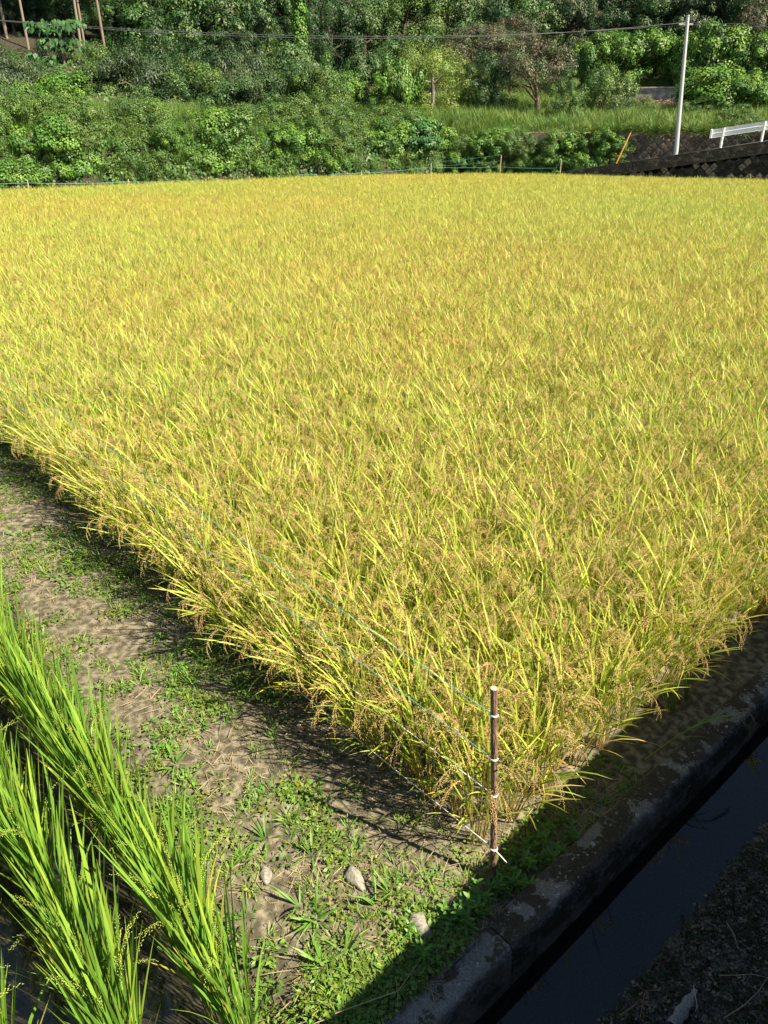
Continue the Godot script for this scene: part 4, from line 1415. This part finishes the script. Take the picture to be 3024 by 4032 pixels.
func levee() -> void:
	# single weeds that stand out
	var lw: Array = []
	for k in 4:
		lw.append(lance_weed(300 + k))
	R.seed = 61
	for k in 26:
		var a: float
		var b: float
		if k < 21:
			a = rf(1.78, 2.75)
			b = rf(1.36, 1.5)
		else:
			a = rf(1.45, 1.9)
			b = rf(1.38, 1.55)
		var o := thing("lance_leaved_weed", "green weed with lance-shaped leaves beside the stake and coping", "weed", ab(a, b, ground_y(a, b) - 0.004), "lance-leaved weeds beside the stake")
		o.rotation.y = rf(0, TAU)
		o.scale = Vector3.ONE * rf(0.6, 1.05)
		var w: Array = lw[k % 4]
		put("stem", w[0], M.weed, o)
		for l in w[1]:
			put("leaf", l, M.weed, o)
	var tufts: Array = []
	for k in 4:
		tufts.append(grass_tuft(320 + k, 11, 0.07, 0.15, 0.010, 1.0))
	R.seed = 63
	var spots := [[1190, 3150], [1140, 3230], [1230, 3360], [1400, 3330], [1045, 3300], [1010, 2970], [880, 2500], [800, 2590], [930, 2690], [560, 2330], [650, 2420], [400, 2200], [1180, 3560], [1240, 3620], [1270, 3800], [1360, 3760], [1480, 3560], [1540, 3520], [760, 2700], [640, 2900], [690, 3010], [300, 2190], [200, 2110], [760, 3220], [700, 2560], [1080, 2900], [1150, 3000], [500, 2420], [180, 2260], [60, 2110], [330, 2040], [230, 1960]]
	for q in spots:
		var p := at_height(q[0], q[1], 0.09)
		var c := to_ab(p)
		var o := thing("crabgrass_tuft", "broad-bladed grass tuft sprawling on the bare levee soil", "grass tuft", ab(c.x, c.y, ground_y(c.x, c.y) - 0.004), "broad-bladed tufts on the levee")
		o.rotation.y = rf(0, TAU)
		o.scale = Vector3.ONE * rf(0.7, 1.3)
		for l in tufts[R.randi() % 4]:
			put("leaf", l, M.weed, o)
	# ground cover
	var gm: Array = []
	for k in 3:
		var mb := MB.new()
		for l in grass_tuft(340 + k, 12, 0.02, 0.06, 0.004, 1.2):
			mb.add(l)
		gm.append(mb.mesh(M.weed))
	for k in 3:
		R.seed = 350 + k
		var mb := MB.new()
		for z in 26:
			var an := rf(0, TAU)
			var o := Vector3(cos(an), 0, sin(an))
			var nn := (Vector3.UP + rand_dir() * 0.5).normalized()
			var ld := o - nn * o.dot(nn)
			mb.leaf(o * rf(0.0, 0.045) + Vector3(0, rf(0.004, 0.03), 0), ld.normalized(), nn, rf(0.012, 0.024), rf(0.007, 0.012), tint(Color(0.10, 0.20, 0.035), 0.25))
		gm.append(mb.mesh(M.weed))
	for k in 2:
		R.seed = 360 + k
		var mb := MB.new()
		for z in 10:
			var an := rf(0, TAU)
			var o := Vector3(cos(an), rf(-0.05, 0.2), sin(an))
			mb.blade(Vector3(rf(-0.05, 0.05), 0.006, rf(-0.05, 0.05)), o.normalized(), rf(0.03, 0.10), 0.003, 2.0, 3, tint(Color(0.29, 0.23, 0.14), 0.2), tint(Color(0.32, 0.26, 0.165), 0.2), rf(-1, 1))
		gm.append(mb.mesh(M.straw))
	var xf: Array = []
	var cols: Array = []
	for k in gm.size():
		xf.append([])
		cols.append([])
	R.seed = 67
	for z in 20000:
		var a := rf(0.72, 2.3)
		var b := pow(R.randf(), 1.5) * 9.0 + 1.36
		if R.randf() < 0.2:
			a = rf(0.9, 3.2)
			b = rf(1.36, 1.62)
		var p := ab(a, b, ground_y(a, b) - 0.002)
		if not in_view(p, 0.3):
			continue
		var g := noise.get_noise_2d(a * 75.0 + 400.0, b * 55.0) + 0.6 * noise.get_noise_2d(a * 260.0, b * 260.0 + 90.0)
		# bare trodden middle, greener edges and front
		g = 0.17 + 0.85 * g + 0.30 * smoothstep(0.25, 0.6, absf(a - 1.35)) + 0.06 * smoothstep(2.8, 1.7, b) + 0.10 * smoothstep(3.0, 4.0, b)
		if a > 1.62 and b < 3.2:
			g -= 0.85 * smoothstep(1.58, 1.75, a)
		var m := R.randi() % 6
		if R.randf() > clampf(g, 0.03, 0.38):
			if R.randf() < 0.05:
				m = 6 + R.randi() % 2
			else:
				continue
		xf[m].append(Transform3D(Basis(Vector3.UP, rf(0, TAU)).scaled(Vector3.ONE * rf(0.5, 1.7)), p))
		var kf := rf(0.7, 1.15)
		cols[m].append(Color(rf(0.9, 1.6), rf(0.85, 1.2), rf(0.8, 1.1)) if m < 6 else Color(kf, kf, kf))
	var root := Node3D.new()
	root.name = numbered("ground_cover")
	add_child(root)
	root.set_meta("kind", "stuff")
	tag(root, "low weeds and dry straw bits on the levee", "weeds")
	for k in gm.size():
		multi("low_weed", gm[k], xf[k], cols[k], root)
	# crumbs of earth and grit
	R.seed = 69
	var crumb := MB.new()
	crumb.add(rock_small())
	var cm := crumb.mesh(M.soil)
	var cx: Array = []
	for z in 11000:
		var a := rf(0.85, 2.2)
		var b := pow(R.randf(), 1.4) * 7.0 + 1.36
		var p := ab(a, b, ground_y(a, b))
		if in_view(p, 0.1):
			cx.append(Transform3D(Basis(rand_dir(), rf(0, TAU)).scaled(Vector3(1, 0.7, 1) * (0.003 + 0.011 * pow(R.randf(), 3.0))), p))
	var ce := Node3D.new()
	ce.name = numbered("soil_crumbs")
	add_child(ce)
	ce.set_meta("kind", "stuff")
	tag(ce, "loose crumbs of dry earth on the levee", "soil")
	multi("grit", cm, cx, [], ce)
	# three stones
	R.seed = 74
	for q in [[1046, 3450, 0.034, "small pale stone lying alone on the levee"], [1395, 3465, 0.05, "pale stone beside a broad-bladed tuft on the levee"], [1655, 3670, 0.062, "grey stone half hidden in weeds near the coping"], [2290, 2625, 0.0, ""]]:
		if q[2] == 0.0:
			continue
		var p := at_height(q[0], q[1], 0.08)
		var c := to_ab(p)
		var o := put("stone", rock(q[2]), M.rock, self, ab(c.x, c.y, ground_y(c.x, c.y) + q[2] * 0.25))
		o.rotation.y = rf(0, TAU)
		tag(o, q[3], "stone")

func rock_small() -> MB:
	var mb := MB.new()
	var nu := 6
	for a in nu + 1:
		for b in 4:
			var an := TAU * (a % nu) / nu
			var ph := PI * b / 3.0
			var d := Vector3(sin(ph) * cos(an), cos(ph), sin(ph) * sin(an))
			mb.v.append(d * (1.0 + 0.9 * noise.get_noise_3d(d.x * 70.0, d.y * 70.0, d.z * 70.0)))
	mb.smooth_grid(nu + 1, 4, 1)
	return mb

func rock(r: float) -> MB:
	# a boulder cut by a few flat faces
	var mb := MB.new()
	var nu := 22
	var nv := 13
	var off := rf(0, 900)
	var cuts: Array[Vector3] = []
	for k in 9:
		cuts.append(rand_dir())
	for a in nu + 1:
		for b in nv:
			var an := TAU * (a % nu) / nu
			var ph := PI * b / (nv - 1)
			var d := Vector3(sin(ph) * cos(an), cos(ph), sin(ph) * sin(an))
			var rr := 1.25
			for c in cuts:
				var k := d.dot(c)
				if k > 0.05:
					rr = minf(rr, 0.82 / k)
			rr *= r * (1.0 + 0.10 * noise.get_noise_3d(d.x * 120.0 + off, d.y * 120.0, d.z * 120.0))
			mb.v.append(d * rr * Vector3(1.35, 0.5, 0.85))
	mb.smooth_grid(nu + 1, nv, 1)
	return mb

func ditch_litter() -> void:
	R.seed = 81
	# a rice stalk fallen across the coping
	var p0 := at_height(2030, 3000, 0.03)
	p0 = at_height(2540, 2990, 0.02)
	var p1 := at_height(2780, 2830, 0.22)
	var p2 := at_height(2900, 2815, 0.26)
	var fs := thing("fallen_rice_stalk", "green rice stalk fallen out across the dark mossy coping", "rice stalk", p0)
	var sm := MB.new()
	sm.tube(PackedVector3Array([Vector3.ZERO, (p1 - p0) * 0.5 + Vector3(0, 0.02, 0), p1 - p0, p2 - p0]), PackedFloat32Array([0.003, 0.003, 0.0025, 0.0015]), 5, PackedColorArray([Color(0.2, 0.26, 0.05)]))
	put("stem", sm, M.stem, fs)
	var dd := (p1 - p0).normalized()
	for k in 6:
		var lf := MB.new()
		var sd := Vector3(rf(-0.5, 0.6), rf(-0.1, 0.25), rf(-0.3, 0.6))
		lf.blade((p1 - p0) * rf(0.35, 1.0), (dd + sd).normalized(), rf(0.2, 0.34), 0.009, 3.0, 6, tint(Color(0.13, 0.25, 0.04), 0.2), tint(Color(0.2, 0.28, 0.06), 0.2), rf(-0.5, 0.5))
		put("leaf", lf, M.green, fs)
	for k in 2:
		var he := panicle(p2 - p0 - dd * 0.05 * k, (dd + Vector3(0.3 * k, 0, 0.2 * k)).normalized(), Vector3(0.7, 0, 0.3), 0.17, 0.7, Color(0.36, 0.30, 0.13), 99)
		put("panicle", he, M.grain, fs)
	# young rice shoots in the mud strip
	for q in [[2350, 2720], [2640, 2800]]:
		var p := at_height(q[0] + 0.0, q[1], 0.0)
		p = at_height(2640 if q[0] > 2500 else 2700, 2810 if q[0] > 2500 else 2760, 0.0)
		var o := thing("rice_shoot", "small green rice shoot in the mud beside the coping", "rice shoot", p, "rice shoots beside the coping")
		for z in 12:
			var an := rf(0, TAU)
			var mb := MB.new()
			mb.blade(Vector3(rf(-0.015, 0.015), 0, rf(-0.015, 0.015)), (Vector3.UP + Vector3(cos(an), 0, sin(an)) * rf(0.1, 0.6)).normalized(), rf(0.15, 0.3), 0.007, rf(0.5, 3), 5, Color(0.06, 0.15, 0.025), Color(0.09, 0.2, 0.03), rf(-0.5, 0.5))
			put("leaf", mb, M.green, o)
	# driftwood on the ledge
	var dp := at_height(2700, 3960, -0.07)
	var dw := thing("driftwood_piece", "grey weathered wood splinter lying on the mossy ledge", "wood", dp)
	var m := MB.new()
	var dirw := (at_height(2735, 3925, -0.05) - at_height(2650, 4060, -0.05))
	var side := dirw.cross(Vector3.UP).normalized()
	var nrow := 16
	for k in nrow:
		var t := float(k) / (nrow - 1)
		var wd := 0.028 * (1.0 - 0.55 * pow(t, 3)) + 0.004 * sin(t * 19.0)
		for e in 7:
			var an := PI * e / 6.0
			m.v.append(dirw * (t - 0.6) + side * cos(an) * wd + Vector3(0, sin(an) * wd * 0.8 + 0.003 * sin(e * 5.0 + t * 3.0) - 0.004, 0) + dirw * 0.10 * (absf(sin(e * 3.7)) if k == nrow - 1 else 0.0))
	m.smooth_grid(nrow, 7, 1)
	var dm := surf(noise_tex(24, 0.03, [s(0.11, 0.105, 0.10), s(0.21, 0.20, 0.19), s(0.30, 0.29, 0.28)], [0.3, 0.5, 0.8]), 6.0, 0.9)
	put("splinter", m, dm, dw)
	# dead twigs
	var tw := [[[1320, 3990], [1560, 3905], [1570, 3900], [1660, 3770], 0.10, "long dry stalk bent across the shaded weeds", 0.0024, Color(0.42, 0.34, 0.2)], [[2440, 4000], [2500, 3960], [2540, 3900], [2520, 4010], -0.06, "brown twisted dead root at the ledge edge", 0.004, Color(0.2, 0.13, 0.07)], [[2830, 3840], [2900, 3840], [2960, 3835], [3024, 3850], -0.04, "thin pale dry stalk lying on the ledge", 0.0018, Color(0.36, 0.31, 0.22)], [[2860, 3630], [2890, 3680], [2905, 3730], [2915, 3745], -0.04, "short dry stem poking up from the ledge", 0.0016, Color(0.34, 0.3, 0.22)], [[2850, 4010], [2930, 3960], [2990, 3900], [3040, 3820], -0.04, "long dead branch on the ledge below the road wall", 0.0034, Color(0.24, 0.19, 0.13)], [[2730, 3880], [2740, 3930], [2745, 3960], [2738, 3985], -0.05, "short pale twig beside the wood splinter", 0.002, Color(0.4, 0.36, 0.3)]]
	for q in tw:
		var pts := PackedVector3Array()
		for k in 4:
			pts.append(at_height(q[k][0], q[k][1], q[4] + 0.03 + 0.012 * (k % 2)))
		var base := pts[0]
		for k in 4:
			pts[k] -= base
		var rad := PackedFloat32Array([q[6], q[6], q[6] * 0.8, q[6] * 0.4])
		var mb := MB.new()
		mb.tube(pts, rad, 5, PackedColorArray([q[7]]))
		for k in 3:
			var st := pts[1 + k % 2].lerp(pts[2], rf(0, 1))
			mb.tube(PackedVector3Array([st, st + rand_dir() * Vector3(1, 0.3, 1) * 0.07]), PackedFloat32Array([q[6] * 0.5, q[6] * 0.25]), 4, PackedColorArray([q[7]]))
		var o := put("dry_twig", mb, M.bark, self, base)
		tag(o, q[5], "twig")
	# grit and leaf litter on the ledge
	var gmesh: Array = []
	var gcol := [Color(0.06, 0.048, 0.033), Color(0.13, 0.115, 0.095), Color(0.035, 0.05, 0.02)]
	for k in 3:
		var mb := MB.new()
		for z in 5:
			var nn := (Vector3.UP + rand_dir() * 0.7).normalized()
			var d := rand_dir()
			d = (d - nn * d.dot(nn)).normalized()
			mb.leaf(Vector3(rf(-0.015, 0.015), rf(0.002, 0.01), rf(-0.015, 0.015)), d, nn, rf(0.012, 0.024), rf(0.008, 0.014), tint(gcol[k], 0.4))
		gmesh.append(mb.mesh(M.bark))
	var xf := [[], [], []]
	for z in 4200:
		var a := rf(1.2, 4.6)
		var b := rf(0.0, 0.78)
		var k := R.randi() % 3
		xf[k].append(Transform3D(Basis(Vector3.UP, rf(0, TAU)).scaled(Vector3.ONE * rf(0.6, 1.5)), ab(a, b, -0.13 + 0.08 * (0.78 - b) / 0.8 + 0.004)))
	var root := Node3D.new()
	root.name = numbered("leaf_litter")
	add_child(root)
	root.set_meta("kind", "stuff")
	tag(root, "dark leaf litter and moss crumbs on the ledge", "litter")
	for k in 3:
		multi("litter", gmesh[k], xf[k], [], root)

# ----------------------------------------------------------------
func _ready() -> void:
	var cam := Camera3D.new()
	cam.name = "camera"
	add_child(cam)
	cam.position = Vector3(0, EYE, 0)
	cam.rotation.x = -PITCH
	cam.fov = rad_to_deg(2.0 * atan(2016.0 / F))
	cam.near = 0.05
	cam.far = 1500.0
	cam.current = true
	var we := WorldEnvironment.new()
	var env := Environment.new()
	env.background_mode = Environment.BG_SKY
	var sky := Sky.new()
	var sm := ProceduralSkyMaterial.new()
	sm.sky_top_color = Color(0.27, 0.34, 0.44)
	sm.sky_horizon_color = Color(0.74, 0.80, 0.84)
	sm.ground_bottom_color = Color(0.2, 0.22, 0.15)
	sm.ground_horizon_color = Color(0.5, 0.55, 0.5)
	sm.sky_curve = 0.15
	sm.sun_angle_max = 8.0
	sky.sky_material = sm
	env.sky = sky
	env.background_energy_multiplier = 0.9
	env.tonemap_mode = Environment.TONE_MAPPER_LINEAR
	env.tonemap_exposure = 3.1
	env.sdfgi_enabled = true
	env.ssao_enabled = true
	env.ssil_enabled = true
	we.environment = env
	add_child(we)
	var sun := DirectionalLight3D.new()
	sun.name = "sun"
	add_child(sun)
	sun.light_energy = 1.5
	sun.light_color = Color(1.0, 0.94, 0.83)
	sun.light_angular_distance = 0.5
	sun.shadow_enabled = true
	sun.rotation = Vector3(deg_to_rad(-48.0), deg_to_rad(63.0), 0)   # from the right and slightly behind
	noise.seed = 3
	noise.frequency = 0.01
	noise.fractal_octaves = 4
	materials()
	setting()
	far_right()
	woods()
	tall_grass()
	rice_field()
	green_paddy()
	stake_and_cords()
	far_fence()
	levee()
	ditch_litter()
